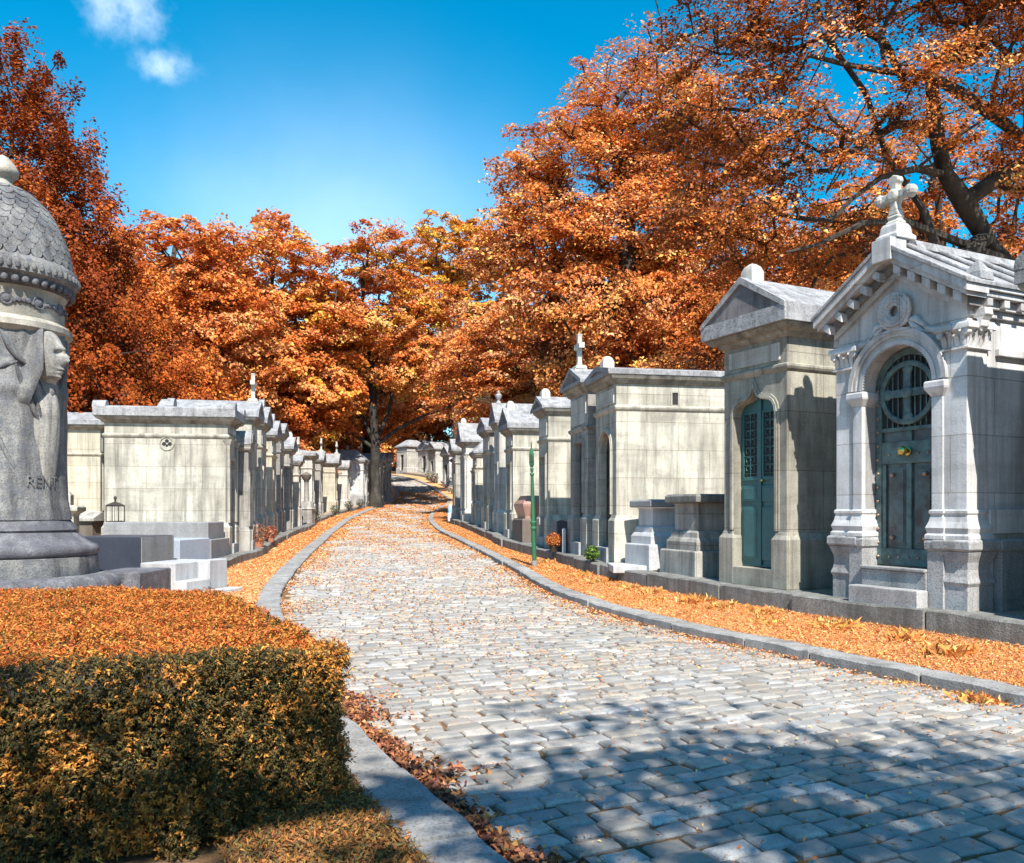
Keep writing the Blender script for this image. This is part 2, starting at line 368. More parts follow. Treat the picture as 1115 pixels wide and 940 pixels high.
struct(sheet('road_bed', [[(float(XL(y)) + t*(float(XR(y)) - float(XL(y))), y, float(zg(y)) + .007) for t in np.linspace(-.02, 1.02, 7)] for y in yr], M['joint']))
# stone setts of the road: one paved surface
cyl = lambda y: (XL(y) + XR(y))/2
def setts():
    V = []; F = []; C = []
    y = -.5
    base = np.array((.365, .342, .312))
    row = 0
    cx, cy_ = float(cyl(y)), y
    g = np.random.default_rng(3)
    while cy_ < 99:
        dx = float(cyl(cy_ + .1) - cyl(cy_ - .1)); th = Vector((dx, .2, 0)).normalized(); n_ = Vector((th.y, -th.x, 0))
        far = cy_ > 26
        pitch = (.158 if cy_ < 30 else .22 if cy_ < 60 else .34)*g.uniform(.92, 1.08)
        d = pitch - g.uniform(.016, .032)
        t = -3.6 + g.uniform(0, .3)
        while t < 3.6:
            l = g.uniform(.17, .275) if not far else g.uniform(.2, .34)*(1 if cy_ < 60 else 1.5)
            c = Vector((cx, cy_, 0)) + n_*(t + l/2)
            if float(XL(c.y)) + .03 + l*.3 < c.x < float(XR(c.y)) - l*.25:
                z = float(zg(c.y)) + g.normal()*.004
                tx, ty = g.normal()*.02, g.normal()*.03
                b0 = len(V); hl, hw = l/2, d/2
                rings = ((1, -.03), (1, .016), (.94, .029), (.86, .031)) if not far else ((1, -.01), (.93, .024))
                cs = [(-1,-1),(1,-1),(1,1),(-1,1)]; jit = g.normal(size=(4, 2))*.009
                for kk, (s_, hz) in enumerate(rings):
                    ins = (1-s_)*.17 if kk else 0
                    for (a, b_), j in zip(cs, jit):
                        u = a*(hl - ins) + j[0]; v_ = b_*(hw - ins) + j[1]
                        p = c + n_*u + th*v_
                        V.append((p.x, p.y, z + hz + u*tx + v_*ty))
                nr = len(rings)
                for i in range(nr-1):
                    for j in range(4):
                        k = (j+1) % 4; F.append((b0+i*4+j, b0+i*4+k, b0+(i+1)*4+k, b0+(i+1)*4+j))
                F.append(tuple(b0+(nr-1)*4+j for j in range(4)))
                k = math.exp(g.normal()*.24); hue = g.normal()*.05
                col = base*k*np.array((1+hue, 1, 1-hue*1.4))
                C += [(*np.clip(col, .1, .7), 1)]*(4*nr)
            t += l + g.uniform(.012, .03)
        cx += th.x*pitch; cy_ += th.y*pitch
        # stay on the centre line
        cx = float(cyl(cy_))
    me = bpy.data.meshes.new('road'); me.from_pydata(V, [], F)
    a = me.color_attributes.new('tint', 'FLOAT_COLOR', 'POINT'); a.data.foreach_set('color', np.array(C, np.float32).reshape(-1))
    me.materials.append(M['cobble']); o = bpy.data.objects.new('road', me); COL.objects.link(o)
    bm = bmesh.new(); bm.from_mesh(me); bmesh.ops.recalc_face_normals(bm, faces=bm.faces[:]); bm.to_mesh(me); bm.free()
    return struct(o)
setts()

def edging(name, X, side, wdt, top, depth, y0, y1, L, mat, zf, gap=.012, jit=.006, seed=1):
    """kerb or ledge blocks along a curve; side +1: the block lies on +x of the line"""
    g = np.random.default_rng(seed); mb = MB(); y = y0
    while y < y1:
        dx = float(X(y+.3) - X(y-.3)); sl = math.hypot(dx, .6)/.6
        dy = L*g.uniform(.8, 1.2)/sl*(1 if y < 50 else 2)
        ya, yb = y, min(y + dy, y1)
        e = gap/sl
        rs = []
        j0 = g.normal()*jit; jz = g.normal()*jit*.6
        nseg = 6
        for k in range(nseg+1):
            yy = ya + e + (yb - ya - 2*e)*k/nseg
            d2 = Vector((float(X(yy+.2) - X(yy-.2)), .4, 0)).normalized(); nn = Vector((d2.y, -d2.x, 0))*side
            p = Vector((float(X(yy)), yy, 0)) + nn*j0
            zt = float(zf(yy)) + top + jz
            q = p + nn*wdt
            bev = .018; e1, e2, e3 = g.normal(size=3)*.006
            ring = [(p.x, p.y, zt - depth), (p.x + nn.x*e1, p.y + nn.y*e1, zt - bev + e2), (p.x + nn.x*(bev + abs(e3)), p.y + nn.y*(bev + abs(e3)), zt + e2*.5), (q.x, q.y, zt + e1*.6), (q.x, q.y, zt - depth)]
            rs.append(ring)
        mb.loft(rs)
        y = yb
    return mb.build(name, mat, smooth=30)
struct(edging('kerb', XR, 1, .27, .135, .3, -5, 100, 1.15, M['kerb'], zg, seed=2))
struct(edging('kerb', XL, -1, .36, .10, .3, -5, 58, 1.0, M['kerb'], zg, seed=3))
struct(edging('kerb', XL, -1, .30, .10, .3, 63, 100, 1.0, M['kerb'], zg, seed=4))
struct(edging('ledge', XE, 1, .5, 0, .5, -5, 100, 1.7, M['ledge'], ZR, jit=.02, seed=5))
struct(edging('ledge', XLE, -1, .34, 0, .5, 13.4, 58, 1.2, M['ledge'], ZL, jit=.015, seed=6))
def side_sheet(name, ya, yb, fn, mat, step=.6):
    return struct(sheet(name, [fn(float(y)) for y in np.arange(ya, yb + .01, step)], mat))
def vr(y):
    a, b = float(XR(y)) + .22, float(XE(y)) + .1; za, zb = float(zg(y)) + .11, float(ZR(y)) - .24
    g = np.random.default_rng(int(y*100) + 5000)
    return [(a + (b-a)*t, y, za + (zb-za)*t + (g.uniform(-.02, .035) if 0 < t < 1 else 0)) for t in np.linspace(0, 1, 7)]
side_sheet('verge', -5, 100, vr, M['verge'], .3)
def vl(y):
    a, b = float(XL(y)) - .3, (float(XLE(y)) - .05 if y >= 13 else -30.0); za = float(zg(y)) + .085
    zb = float(ZL(y)) - .2 if y >= 13.4 else za + .05
    g = np.random.default_rng(int(y*100) + 5000)
    ts = np.linspace(0, 1, 7) if y >= 13 else np.array([0, .05, .1, .16, .3, .6, 1.0])
    return [(a + (b-a)*t, y, za + (zb-za)*t + (g.uniform(-.015, .03) if 0 < t < 1 else 0)) for t in ts]
side_sheet('verge', -5, 6.4, vl, M['earth'], .3); side_sheet('verge', 6.4, 12.9, vl, M['verge'], .3); side_sheet('verge', 12.9, 100, vl, M['verge'], .3)
def tr_(y):
    a = float(XE(y)) + .45; z = float(ZR(y)) - .012
    return [(a, y, z), (a + 2.5, y, z), (a + 7, y, z + .1), (a + 20, y, z + .8), (a + 60, y, z + 2.5)]
side_sheet('yard', -5, 100, tr_, M['yard'], 1.0)
def left_rise(d): return max(0, d - 3.2)*.085
def tl_(y):
    a = float(XLE(y)) - .3; z = float(ZL(y)) - .012
    return [(a - d, y, z + left_rise(d)) for d in (0, 3.2, 7, 12, 20, 50)]
side_sheet('yard', 13.4, 100, tl_, M['yard'], 1.0)
# the step up to the left yard, facing the camera
mb = MB(); a = float(XLE(13.4)) - .3
mb.loft([[(a, 13.38, .0), (a, 13.38, .425), (a, 13.75, .425), (a, 13.75, 0)], [(-40, 13.38, 0), (-40, 13.38, 3.4), (-40, 13.75, 3.4), (-40, 13.75, 0)]])
struct(mb.build('yard_edge', M['ledge']))

# ------------------------------------------------------------------ mausoleums
def arc(r, a0, a1, n, cz, cx=0): return [(cx + r*math.cos(R(a0 + (a1-a0)*k/n)), cz + r*math.sin(R(a0 + (a1-a0)*k/n))) for k in range(n+1)]
def opening(kind, w, h, z0):
    """half outline from lower left, over the top, to lower right"""
    if kind == 'arch': return [(-w/2, z0)] + arc(w/2, 180, 0, 16, z0 + h - w/2) + [(w/2, z0)]
    if kind == 'ogee':
        L_ = [(-w/2, z0), (-w/2, z0 + h - .36), (-w/2 + .015, z0 + h - .28), (-w/2 + .05, z0 + h - .22), (-w/2 + .11, z0 + h - .18), (-w/2 + .18, z0 + h - .165), (-.14, z0 + h - .15), (-.07, z0 + h - .115), (-.025, z0 + h - .055), (0, z0 + h)]
        return L_ + [(-x, z) for x, z in L_[-2::-1]]
    return [(-w/2, z0), (-w/2, z0 + h), (w/2, z0 + h), (w/2, z0)]
def offset(pts, d):
    out = []
    for i, p in enumerate(pts):
        a = pts[max(i-1, 0)]; b = pts[min(i+1, len(pts)-1)]
        def nrm(u, v):
            dx, dz = v[0]-u[0], v[1]-u[1]; l = math.hypot(dx, dz) or 1; return (-dz/l, dx/l)
        n1 = nrm(a, p) if i > 0 else nrm(p, b); n2 = nrm(p, b) if i < len(pts)-1 else nrm(a, p)
        m_ = (n1[0]+n2[0], n1[1]+n2[1]); l = math.hypot(*m_) or 1; m_ = (m_[0]/l, m_[1]/l)
        k = 1/max(.5, m_[0]*n1[0] + m_[1]*n1[1])
        out.append((p[0] + m_[0]*d*k, p[1] + m_[1]*d*k))
    return out
def wall_mesh(W, D, H, op, z0, depth=.22):
    mb = MB()
    out = [(-W/2, z0)] + op + [(W/2, z0), (W/2, H), (-W/2, H)]
    mb.poly(out, 0, depth); mb.box(-W/2, W/2, depth, D, z0, H)
    return mb
def cross_mb(z, s=1.0, y=0, wide=.30, tall=.55, arm=.085, flare=True):
    mb = MB(); a = arm*s
    mb.rect(-a*1.6, a*1.6, y-a*1.3, y+a*1.3, [(0, z), (0, z+.05*s), (-.02*s, z+.08*s)])
    zc = z + tall*s*.66
    mb.rect(-a/2, a/2, y-a/2, y+a/2, [(.012*s, z+.08*s), (0, z+.16*s), (0, z+tall*s-.06*s), (.016*s, z+tall*s)])
    mb.loft([[(x, y-a/2-o, zc-a/2-o), (x, y+a/2+o, zc-a/2-o), (x, y+a/2+o, zc+a/2+o), (x, y-a/2-o, zc+a/2+o)] for x, o in ((-wide*s/1, .018*s), (-wide*s*.75, 0.002), (wide*s*.75, 0.002), (wide*s, .018*s))])
    return mb
def finial_mb(z, y, kind):
    mb = MB()
    if kind == 'knob': mb.rect(-.11, .11, y-.1, y+.12, [(0, z-.1), (0, z+.09), (-.03, z+.16), (-.07, z+.2)])
    elif kind == 'shell':
        mb.poly([(-.17, z-.1), (.17, z-.1), (.2, z+.02)] + arc(.17, 0, 180, 8, z+.05) + [(-.2, z+.02)], y-.06, y+.1)
    elif kind == 'urn': mb.lathe([(.08, z-.1), (.08, z+.03), (.04, z+.07), (.11, z+.18), (.12, z+.24), (.05, z+.3), (.06, z+.34), (.0, z+.4)], 0, y, 10)
    return mb

def door_parts(root, kind, w, h, z0, y, style, detail):
    op = opening(kind, w + .02, h + .01, z0)
    mat = {'green': M['greenpaint'], 'iron': M['iron'], 'bronze': M['bronze']}[style]
    d = MB().poly(op, y + .05, y + .09).build('door', mat, root)
    if not detail: return d
    p = MB(); top = z0 + h - (w/2 if kind == 'arch' else .14 if kind == 'rect' else .32)
    for s in (-1, 1):
        x0, x1 = (s*.035, s*(w/2 - .05)); x0, x1 = min(x0, x1), max(x0, x1)
        for a, b in ((z0 + .1, z0 + .34*h), (z0 + .37*h, z0 + .46*h)):
            p.rect(x0, x1, y + .03, y + .06, [(0, a), (0, b)]); p.rect(x0 + .03, x1 - .03, y + .024, y + .05, [(0, a+.03), (0, b-.03)])
        for a, b, c_, e in ((x0, x0+.03, z0+.5*h, top), (x1-.03, x1, z0+.5*h, top), (x0, x1, z0+.49*h, z0+.51*h), (x0, x1, top, top+.03)):
            p.box(a, b, y + .03, y + .055, c_, e)
    p.box(-.03, .03, y + .02, y + .052, z0 + .02, z0 + h - .06)
    p.build('panel', mat, d, bevel=.006 if detail > 1 else 0)
    gl = MB()
    for s in (-1, 1):
        x0, x1 = sorted((s*.07, s*(w/2 - .085)))
        gl.box(x0, x1, y + .046, y + .0495, z0 + .515*h, top - .005)
    gl.build('backing', M['dark'], d)
    gr = MB()
    for s in (-1, 1):
        x0, x1 = sorted((s*.07, s*(w/2 - .085))); xc = (x0+x1)/2; zz = z0 + .53*h; r = (x1-x0)/2
        while zz < top - .06:
            for sg in (-1, 1):
                pts = []
                for k in range(13):
                    a = k/12*4.6; rr = r*.55*(1 - k/14)
                    pts.append((xc + sg*(r*.45) - sg*rr*math.cos(a), y + .035, zz + .06 + rr*math.sin(a)*1.1))
                gr.tube(pts, .0065, 4)
            gr.tube([(x0, y + .035, zz), (x1, y + .035, zz)], .005, 4)
            zz += .125
        gr.tube([(xc, y + .035, z0 + .51*h), (xc, y + .035, top)], .006, 4)
    gr.build('grille', mat, d)
    k = MB(); k.ball((.055, y + .015, z0 + .49*h), .022, 6); k.build('handle', M['brass'], d, smooth=60)
    return d

def mausoleum(label, side, nx, ny, th, W, D, zb, H, roof='gable', rh=.5, mat='cream', rmat='roof', over=.17, slab=.16, door=('rect', .66, 2.0), dstyle='iron',
              finial=None, string=.55, plinth=.65, detail=1, pil=False, vent=None, group='mausoleums along the lane', frieze=True, name='mausoleum', step=True, bevel=.008):
    ry = R(th) + (-math.pi/2 if side > 0 else math.pi/2)
    rot = Matrix.Rotation(ry, 4, 'Z'); cx = (W/2 if side > 0 else -W/2)
    off = rot @ Vector((cx, 0, 0))
    root = thing(name, label, 'mausoleum', (nx - off.x, ny - off.y, zb), ry, group)
    m = M[mat]; rm = M[rmat]; bv = bevel if detail else 0
    kind, dw, dh = door; z0 = .26 if plinth else .1
    hz = min(z0, plinth)
    op = opening(kind, dw, dh, 0.0 + z0)
    op2 = [(op[0][0], .1)] + op + [(op[-1][0], .1)]
    wall_mesh(W, D, H, [(op[0][0], .1)] + op[1:-1] + [(op[-1][0], .1)], .1).build('wall', m, root, bevel=bv)
    # plinth: a block each side of the door, running to the back
    pm = MB()
    for s in (-1, 1):
        x0, x1 = sorted((s*(dw/2 + .03), s*W/2))
        pm.rect(x0, x1, .0, D, [(.055, -.35), (.055, plinth - .1), (.02, plinth - .04), (.012, plinth)])
    pm.build('plinth', m if mat != 'white' else M['granite'], root, bevel=bv)
    MB().rect(-dw/2 - .02, dw/2 + .02, -.052 if kind == 'ogee' else -.1, .3, [(0, -.35), (0, z0 - .01)]).build('doorstep', m if kind == 'ogee' else M['granite'], root, bevel=bv)
    door_parts(root, kind, dw, dh, z0, .08, dstyle, detail)
    if detail:
        md = MB(); lo = [p for p in op if p[1] > plinth*.5]
        lo = [(op[0][0], plinth + .02)] + op[1:-1] + [(op[-1][0], plinth + .02)]
        for a, b, y_ in ((.012, .05, -.035), (.05, .085, -.02)):
            md.band(offset(lo, a), offset(lo, b), y_, .03)
        md.build('door_moulding', m, root)
    if string:
        zs = H - string
        MB().rect(-W/2, W/2, 0, D, [(.003, zs - .06), (.03, zs - .03), (.045, zs), (.045, zs + .03), (.003, zs + .05)]).build('string_course', m, root, bevel=bv*.5)
        if frieze and detail:
            MB().box(-W/2 + .12, W/2 - .12, -.02, .02, zs + .1, H - .08).build('frieze_panel', M['pale'], root, bevel=bv)
    if pil:
        for s in (-1, 1):
            x = s*(W/2 - .09)
            p = MB().box(x - .09, x + .09, -.05, .06, plinth + .003, H - (string or .2) - .06).build('pilaster', m, root, bevel=bv)
            MB().rect(x - .09, x + .09, -.05, .05, [(.004, H-(string or .2)-.2), (.03, H-(string or .2)-.12), (.05, H-(string or .2)-.065)]).build('capital', m, p)
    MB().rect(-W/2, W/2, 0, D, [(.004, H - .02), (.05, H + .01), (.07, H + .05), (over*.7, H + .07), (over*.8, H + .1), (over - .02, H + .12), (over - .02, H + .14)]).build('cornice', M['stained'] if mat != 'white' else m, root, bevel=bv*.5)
    zc = H + .14; o = over
    rb = MB()
    if roof == 'gable':
        rb.poly([(-W/2-o, zc), (W/2+o, zc), (W/2+o, zc+slab), (0, zc+slab+rh), (-W/2-o, zc+slab)], -o, D+o)
        r_ = rb.build('roof', rm, root, bevel=bv)
        f = MB(); t = .075
        f.box(-W/2-o+.002, W/2+o-.002, -o-.035, -o-.001, zc + .002, zc+slab*.9)
        for s in (-1, 1):
            f.loft([[(s*(W/2+o), y_, zc+slab), (s*(W/2+o), y_, zc+slab-t), (0, y_, zc+slab+rh-t*1.3), (0, y_, zc+slab+rh)] for y_ in (-o-.045, -o-.002)])
        f.build('pediment_moulding', rm, r_)
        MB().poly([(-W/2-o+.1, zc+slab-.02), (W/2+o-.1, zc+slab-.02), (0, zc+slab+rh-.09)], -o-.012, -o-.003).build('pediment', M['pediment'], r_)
        zt = zc + slab + rh; yf = -o + .18
    elif roof == 'arch':
        rr = (W/2+o)
        rb.poly([(-rr, zc), (rr, zc), (rr, zc+slab)] + [(rr*math.cos(a), zc+slab+rh*math.sin(a)) for a in np.linspace(0, math.pi, 15)[1:-1]] + [(-rr, zc+slab)], -o, D+o)
        r_ = rb.build('roof', rm, root, bevel=bv)
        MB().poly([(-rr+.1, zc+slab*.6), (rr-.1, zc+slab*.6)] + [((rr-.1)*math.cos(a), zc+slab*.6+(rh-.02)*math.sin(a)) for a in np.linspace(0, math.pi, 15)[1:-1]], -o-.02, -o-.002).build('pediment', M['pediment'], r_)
        zt = zc + slab + rh; yf = -o + .2
    else:  # hipped slab, optional corner horns
        hw = min(W, D)/2
        rb.rect(-W/2, W/2, 0, D, [(o, zc), (o, zc+slab), (o-.06, zc+slab+.03), (-hw*.7, zc+slab+rh)])
        r_ = rb.build('roof', rm, root, bevel=bv)
        if roof == 'horned':
            for sx in (-1, 1):
                for yy in (-o, D+o-.28):
                    xx = sx*(W/2+o-.14)
                    MB().poly([(xx-.14, zc+slab-.02), (xx+.14, zc+slab-.02)] + arc(.14, 0, 180, 8, zc+slab+.02, xx), yy-.004, yy+.284).build('corner_horn', rm, r_, smooth=40)
        zt = zc + slab + rh; yf = D/2
    if finial == 'cross':
        cross_mb(zt-.02, .95, yf, .2, .8, .1).build('cross', M['pale'], root, bevel=bv)
        MB().rect(-.14, .14, yf-.14, yf+.14, [(0, zt-.2), (0, zt-.01), (-.04, zt+.02)]).build('cross_base', M['pale'], root, bevel=bv)
    elif finial:
        finial_mb(zt, yf, finial).build('finial', M['pale'] if finial == 'knob' else rm, root, smooth=50)
    if vent:
        x, y_, z, kind_ = vent; sx = 1 if x > 0 else -1
        if kind_ == 'slot':
            MB().box(sx*W/2 - .02, sx*W/2 + .004, y_-.055, y_+.055, z-.11, z+.11).build('vent', M['dark'], root)
            f = MB()
            f.box(sx*W/2-.02, sx*W/2+.018, y_-.09, y_-.056, z-.14, z+.14); f.box(sx*W/2-.02, sx*W/2+.018, y_+.056, y_+.09, z-.14, z+.14)
            f.box(sx*W/2-.02, sx*W/2+.018, y_-.055, y_+.055, z+.112, z+.14); f.build('vent_frame', m, root)
        else:
            v = MB(); X_ = sx*W/2
            for (dy, dz, rr_) in ((0, .06, .045), (-.065, -.01, .045), (.065, -.01, .045), (0, -.05, .03)):
                v.polyx([(y_+dy+rr_*math.cos(a), z+dz+rr_*math.sin(a)) for a in np.linspace(0, 2*math.pi, 14)[:-1]], X_-.02*sx, X_+.004*sx)
            v.build('vent', M['dark'], root)
            f = MB(); a_ = np.linspace(0, 2*math.pi, 25)[:-1]
            f.loft([[(X_-.01*sx, y_+r0*math.cos(a), z+r0*math.sin(a)) for a in a_] for r0 in (.165, .165)], cap=False)
            f.loft([[(X_+dx_*sx, y_+r0*math.cos(a), z+r0*math.sin(a)) for a in a_] for r0, dx_ in ((.17, -.01), (.165, .02), (.14, .02), (.135, -.01))], cap=False)
            f.build('vent_frame', m, root)
    return root

# --- right row, near to far (B onwards; the ornate white tomb has its own code)
GR = 'mausoleums on the right of the lane'; GL = 'mausoleums on the left of the lane'; GF = 'far mausoleums at the bend'
mausoleum('grey stone mausoleum with green ogee-topped double door beside the ornate white tomb', 1, 3.69, 11.09, 26, 1.26, 2.4, .53, 3.42, 'gable', .52, 'yellowstone',
          over=.22, slab=.24, door=('ogee', .82, 2.5), dstyle='green', finial='knob', string=.42, plinth=.76, detail=2, group=GR)
mausoleum('long cream mausoleum with arched door and a small slot vent in its side wall', 1, 1.93, 15.3, 11, 1.31, 3.4, .63, 3.32, 'gable', .16, 'cream', over=.16, slab=.1,
          door=('arch', .68, 2.2), finial='knob', string=.46, plinth=.86, vent=(1, 1.15, 3.05, 'slot'), group=GR)
mausoleum('cross-topped mausoleum wedged beside the long cream one, dark rectangular door', 1, 1.57, 17.1, 12, 1.3, 2.4, .66, 3.4, 'gable', .34, 'greystone', over=.17, slab=.08, finial='cross', string=.75, plinth=.85, door=('rect', .6, 2.1), group=GR)
mausoleum('narrow mausoleum with dentilled cornice behind the round-topped black headstone', 1, .9, 20.5, 12, .98, 1.9, .67, 3.3, 'gable', .3, 'cream', over=.15, slab=.06, finial='knob', string=.62, plinth=.8, door=('rect', .5, 2.0), group=GR)
mausoleum('mausoleum with mossy slab roof behind the pink granite tomb', 1, .03, 24, 12, 1.1, 2.2, .77, 3.05, 'gable', .5, 'cream', over=.16, slab=.16, finial='knob', string=.45, plinth=.8, door=('rect', .5, 1.9), group=GR)
mausoleum('tall narrow bluish mausoleum with steep gable and small stone knob', 1, -.4, 26.2, 12, .9, 2.0, .9, 3.3, 'gable', .6, 'pale', over=.12, slab=.1, finial='urn', string=None, plinth=.7, door=('rect', .4, 1.9), group=GR)
mausoleum('cream mausoleum with arched dark niche, second past the green post', 1, -.76, 28, 12, 1.3, 2.0, .93, 3.2, 'gable', .35, 'cream', over=.16, slab=.16, string=.6, plinth=.85, door=('arch', .5, 2.0), group=GR)
mausoleum('low mausoleum with scrolled capital and steep slate-grey roof', 1, -1.33, 31, 12, .9, 1.8, 1.02, 2.55, 'hip', .45, 'cream', over=.13, slab=.08, pil=True, string=.4, plinth=.9, door=('rect', .45, 1.6), group=GR)
mausoleum('pale mausoleum with tall roof and slender corner columns near the kerb bend', 1, -1.9, 34, 12, 1.2, 2.2, 1.13, 3.1, 'gable', .75, 'pale', over=.2, slab=.1, finial='knob', pil=True, string=.35, plinth=.5, door=('rect', .5, 1.8), group=GR)
mausoleum('dark weathered mausoleum last in the right row before the bend', 1, -2.55, 37.3, 10, 1.3, 2.2, 1.2, 2.9, 'gable', .5, 'greystone', over=.15, slab=.1, string=.4, plinth=.5, door=('rect', .5, 1.8), group=GR)
# tomb that stands just right of the frame and shades the ornate one
mausoleum('stone mausoleum at the edge of view beside the ornate white tomb', 1, 5.88, 6.42, 26, 1.75, 2.6, .5, 3.15, 'horned', .25, 'pale', over=.16, slab=.16, string=.5, plinth=.7, door=('rect', .8, 2.2), group=GR)

# --- left row
mausoleum('long cream mausoleum with lichened slab roof and round trefoil vent in its side', -1, -6.74, 19.6, 9, 1.15, 2.75, .53, 3.1, 'horned', .1, 'cream', over=.2, slab=.2, finial='shell', string=.3, plinth=.75, pil=True,
          door=('rect', .6, 2.0), vent=(-1, 1.37, 2.62, 'trefoil'), group=GL)
mausoleum('lower mausoleum with round-arched pediment squeezed beside the trefoil-vent tomb', -1, -6.68, 20.95, 10, .5, 2.0, .55, 2.55, 'arch', .3, 'greystone', over=.08, slab=.08, string=None, plinth=.6, door=('rect', .3, 1.7), group=GL)
mausoleum('slim mausoleum topped by a tall stone cross on the left row', -1, -6.8, 21.6, 11, 1.2, 2.2, .57, 3.3, 'gable', .35, 'cream', over=.15, slab=.15, finial='cross', string=.5, plinth=.7, door=('rect', .5, 1.9), group=GL)
mausoleum('mausoleum with shell finial behind the terracotta pot with dried bush', -1, -7.28, 24, 10.5, 1.3, 2.2, .66, 3.3, 'gable', .4, 'cream', over=.15, slab=.16, finial='shell', string=.55, plinth=.8, door=('arch', .6, 2.0), group=GL)
mausoleum('mausoleum with rounded finial just past the potted bushes', -1, -7.7, 26.5, 10, 1.3, 2.2, .74, 3.1, 'gable', .4, 'cream2', over=.15, slab=.14, finial='shell', string=.5, plinth=.8, door=('rect', .5, 1.9), group=GL)
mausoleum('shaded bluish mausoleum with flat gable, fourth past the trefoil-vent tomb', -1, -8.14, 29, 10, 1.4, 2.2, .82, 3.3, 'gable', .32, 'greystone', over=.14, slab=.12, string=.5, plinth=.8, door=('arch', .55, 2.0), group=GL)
mausoleum('grey mausoleum with knob on its gable, before the small cross-topped tomb', -1, -8.49, 31.5, 9, 1.3, 2.2, .86, 2.9, 'gable', .4, 'greystone', over=.14, slab=.12, finial='knob', string=.5, plinth=.8, door=('rect', .55, 1.9), group=GL)
mausoleum('small low mausoleum with a short cross, beside the urn column', -1, -8.77, 34, 10, 1.0, 1.8, .92, 2.5, 'gable', .25, 'cream', over=.12, slab=.08, finial='cross', string=.4, plinth=.8, door=('rect', .45, 1.7), group=GL)
mausoleum('bright white mausoleum with moulded cornice behind the urn column', -1, -10.4, 43, 9, 1.9, 2.6, 1.15, 3.1, 'hip', .2, 'pale', over=.2, slab=.18, finial='shell', string=.5, plinth=.8, door=('rect', .7, 2.0), group=GL)
mausoleum('grey pilastered mausoleum set back between the white and the yellow tombs', -1, -10.7, 46.2, 9, 1.9, 2.2, 1.3, 2.9, 'gable', .5, 'greystone', over=.15, slab=.1, finial='cross', string=.4, plinth=.7, door=('rect', .6, 1.9), group=GL)
mausoleum('yellowish mausoleum with wide bluish roof left of the big tree', -1, -10.7, 50, 7, 1.7, 3.0, 1.5, 2.75, 'gable', .5, 'cream2', over=.2, slab=.15, finial='cross', string=.4, plinth=.7, door=('rect', .6, 1.8), group=GL)
mausoleum('small pale tomb house with rounded pediment between the yellow and bluish tombs', -1, -10.55, 53, 4, 1.2, 2.0, 1.65, 2.5, 'arch', .4, 'pale', over=.12, slab=.1, string=.35, plinth=.6, door=('rect', .45, 1.7), group=GL)
mausoleum('bluish white mausoleum with hipped roof against the big tree trunk', -1, -10.5, 58.4, 0, 1.7, 2.6, 1.9, 3.0, 'hip', .7, 'white', over=.16, slab=.12, finial='urn', string=.5, plinth=.8, door=('rect', .6, 1.9), group=GL, vent=(-1, 1.4, 2.75, 'slot'))
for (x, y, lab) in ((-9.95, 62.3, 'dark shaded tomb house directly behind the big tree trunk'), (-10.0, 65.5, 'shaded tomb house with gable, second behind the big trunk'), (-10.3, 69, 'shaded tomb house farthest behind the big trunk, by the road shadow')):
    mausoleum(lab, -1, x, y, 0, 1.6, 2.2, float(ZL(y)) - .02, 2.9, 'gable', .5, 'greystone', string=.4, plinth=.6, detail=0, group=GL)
# set back behind the monument
mausoleum('buff mausoleum with dark open doorway behind the drum monument', -1, -12.55, 25.2, 9, 1.3, 2.6, .93, 3.1, 'gable', .32, 'cream2', over=.2, slab=.14, string=.75, plinth=.62, door=('rect', .8, 2.0), group=GL, finial=None)
mausoleum('pale mausoleum half hidden between the buff tomb and the trefoil-vent tomb', -1, -12.1, 28.6, 9, 1.5, 2.6, .95, 2.9, 'hip', .2, 'pale', over=.2, slab=.14, string=.3, plinth=.6, group=GL)
# --- far group at the bend
far = [(-3.3, 60, 6, 1.9, 'hip', .8, 'pale', 'greyish far mausoleum with round finial nearest the bend on the right'), (-3.6, 64, 6, 1.8, 'gable', .8, 'pale', 'white far mausoleum with steep roof beside the bend'),
       (-3.9, 69, 14, 2.0, 'gable', .9, 'cream', 'pale far mausoleum with a small dark gable window'), (-4.9, 75, 20, 2.0, 'hip', .7, 'pale', 'bright far mausoleum above the road shadow'),
       (-6.1, 80.5, 24, 2.0, 'gable', .8, 'white', 'white far mausoleum with columned front, middle of the bend'), (-8.0, 86.5, 26, 2.2, 'gable', .7, 'pale', 'far mausoleum behind the heap of flowers'),
       (-9.6, 97, 40, 2.6, 'gable', 1.0, 'pale', 'wide white mausoleum with blue-grey roof at the end of the road'), (-12.8, 101, 40, 2.4, 'hip', .8, 'pale', 'white mausoleum leftmost at the road end, just past the tree trunk')]
for i, (x, y, th, W, rf, rh, mt, lab) in enumerate(far):
    mausoleum(lab, 1, x, y, th, W, 2.8, float(ZR(y)) - .03, 2.7 + .25*(i % 3), rf, rh, mt, over=.2, slab=.14, string=.4, plinth=.6, detail=0, finial=('shell', None, 'urn')[i % 3], group=GF, door=('rect', .7, 1.9))
for (x, y, lab) in ((-16.2, 99, 'pale tomb house left of the road end, glimpsed past the trunk'), (-13.2, 78, 'tomb house in tree shade left of the upper road')):
    mausoleum(lab, -1, x, y, 20, 2.0, 2.4, float(ZL(y)) - .03, 2.8, 'gable', .6, 'pale', string=.4, plinth=.6, detail=0, group=GF)

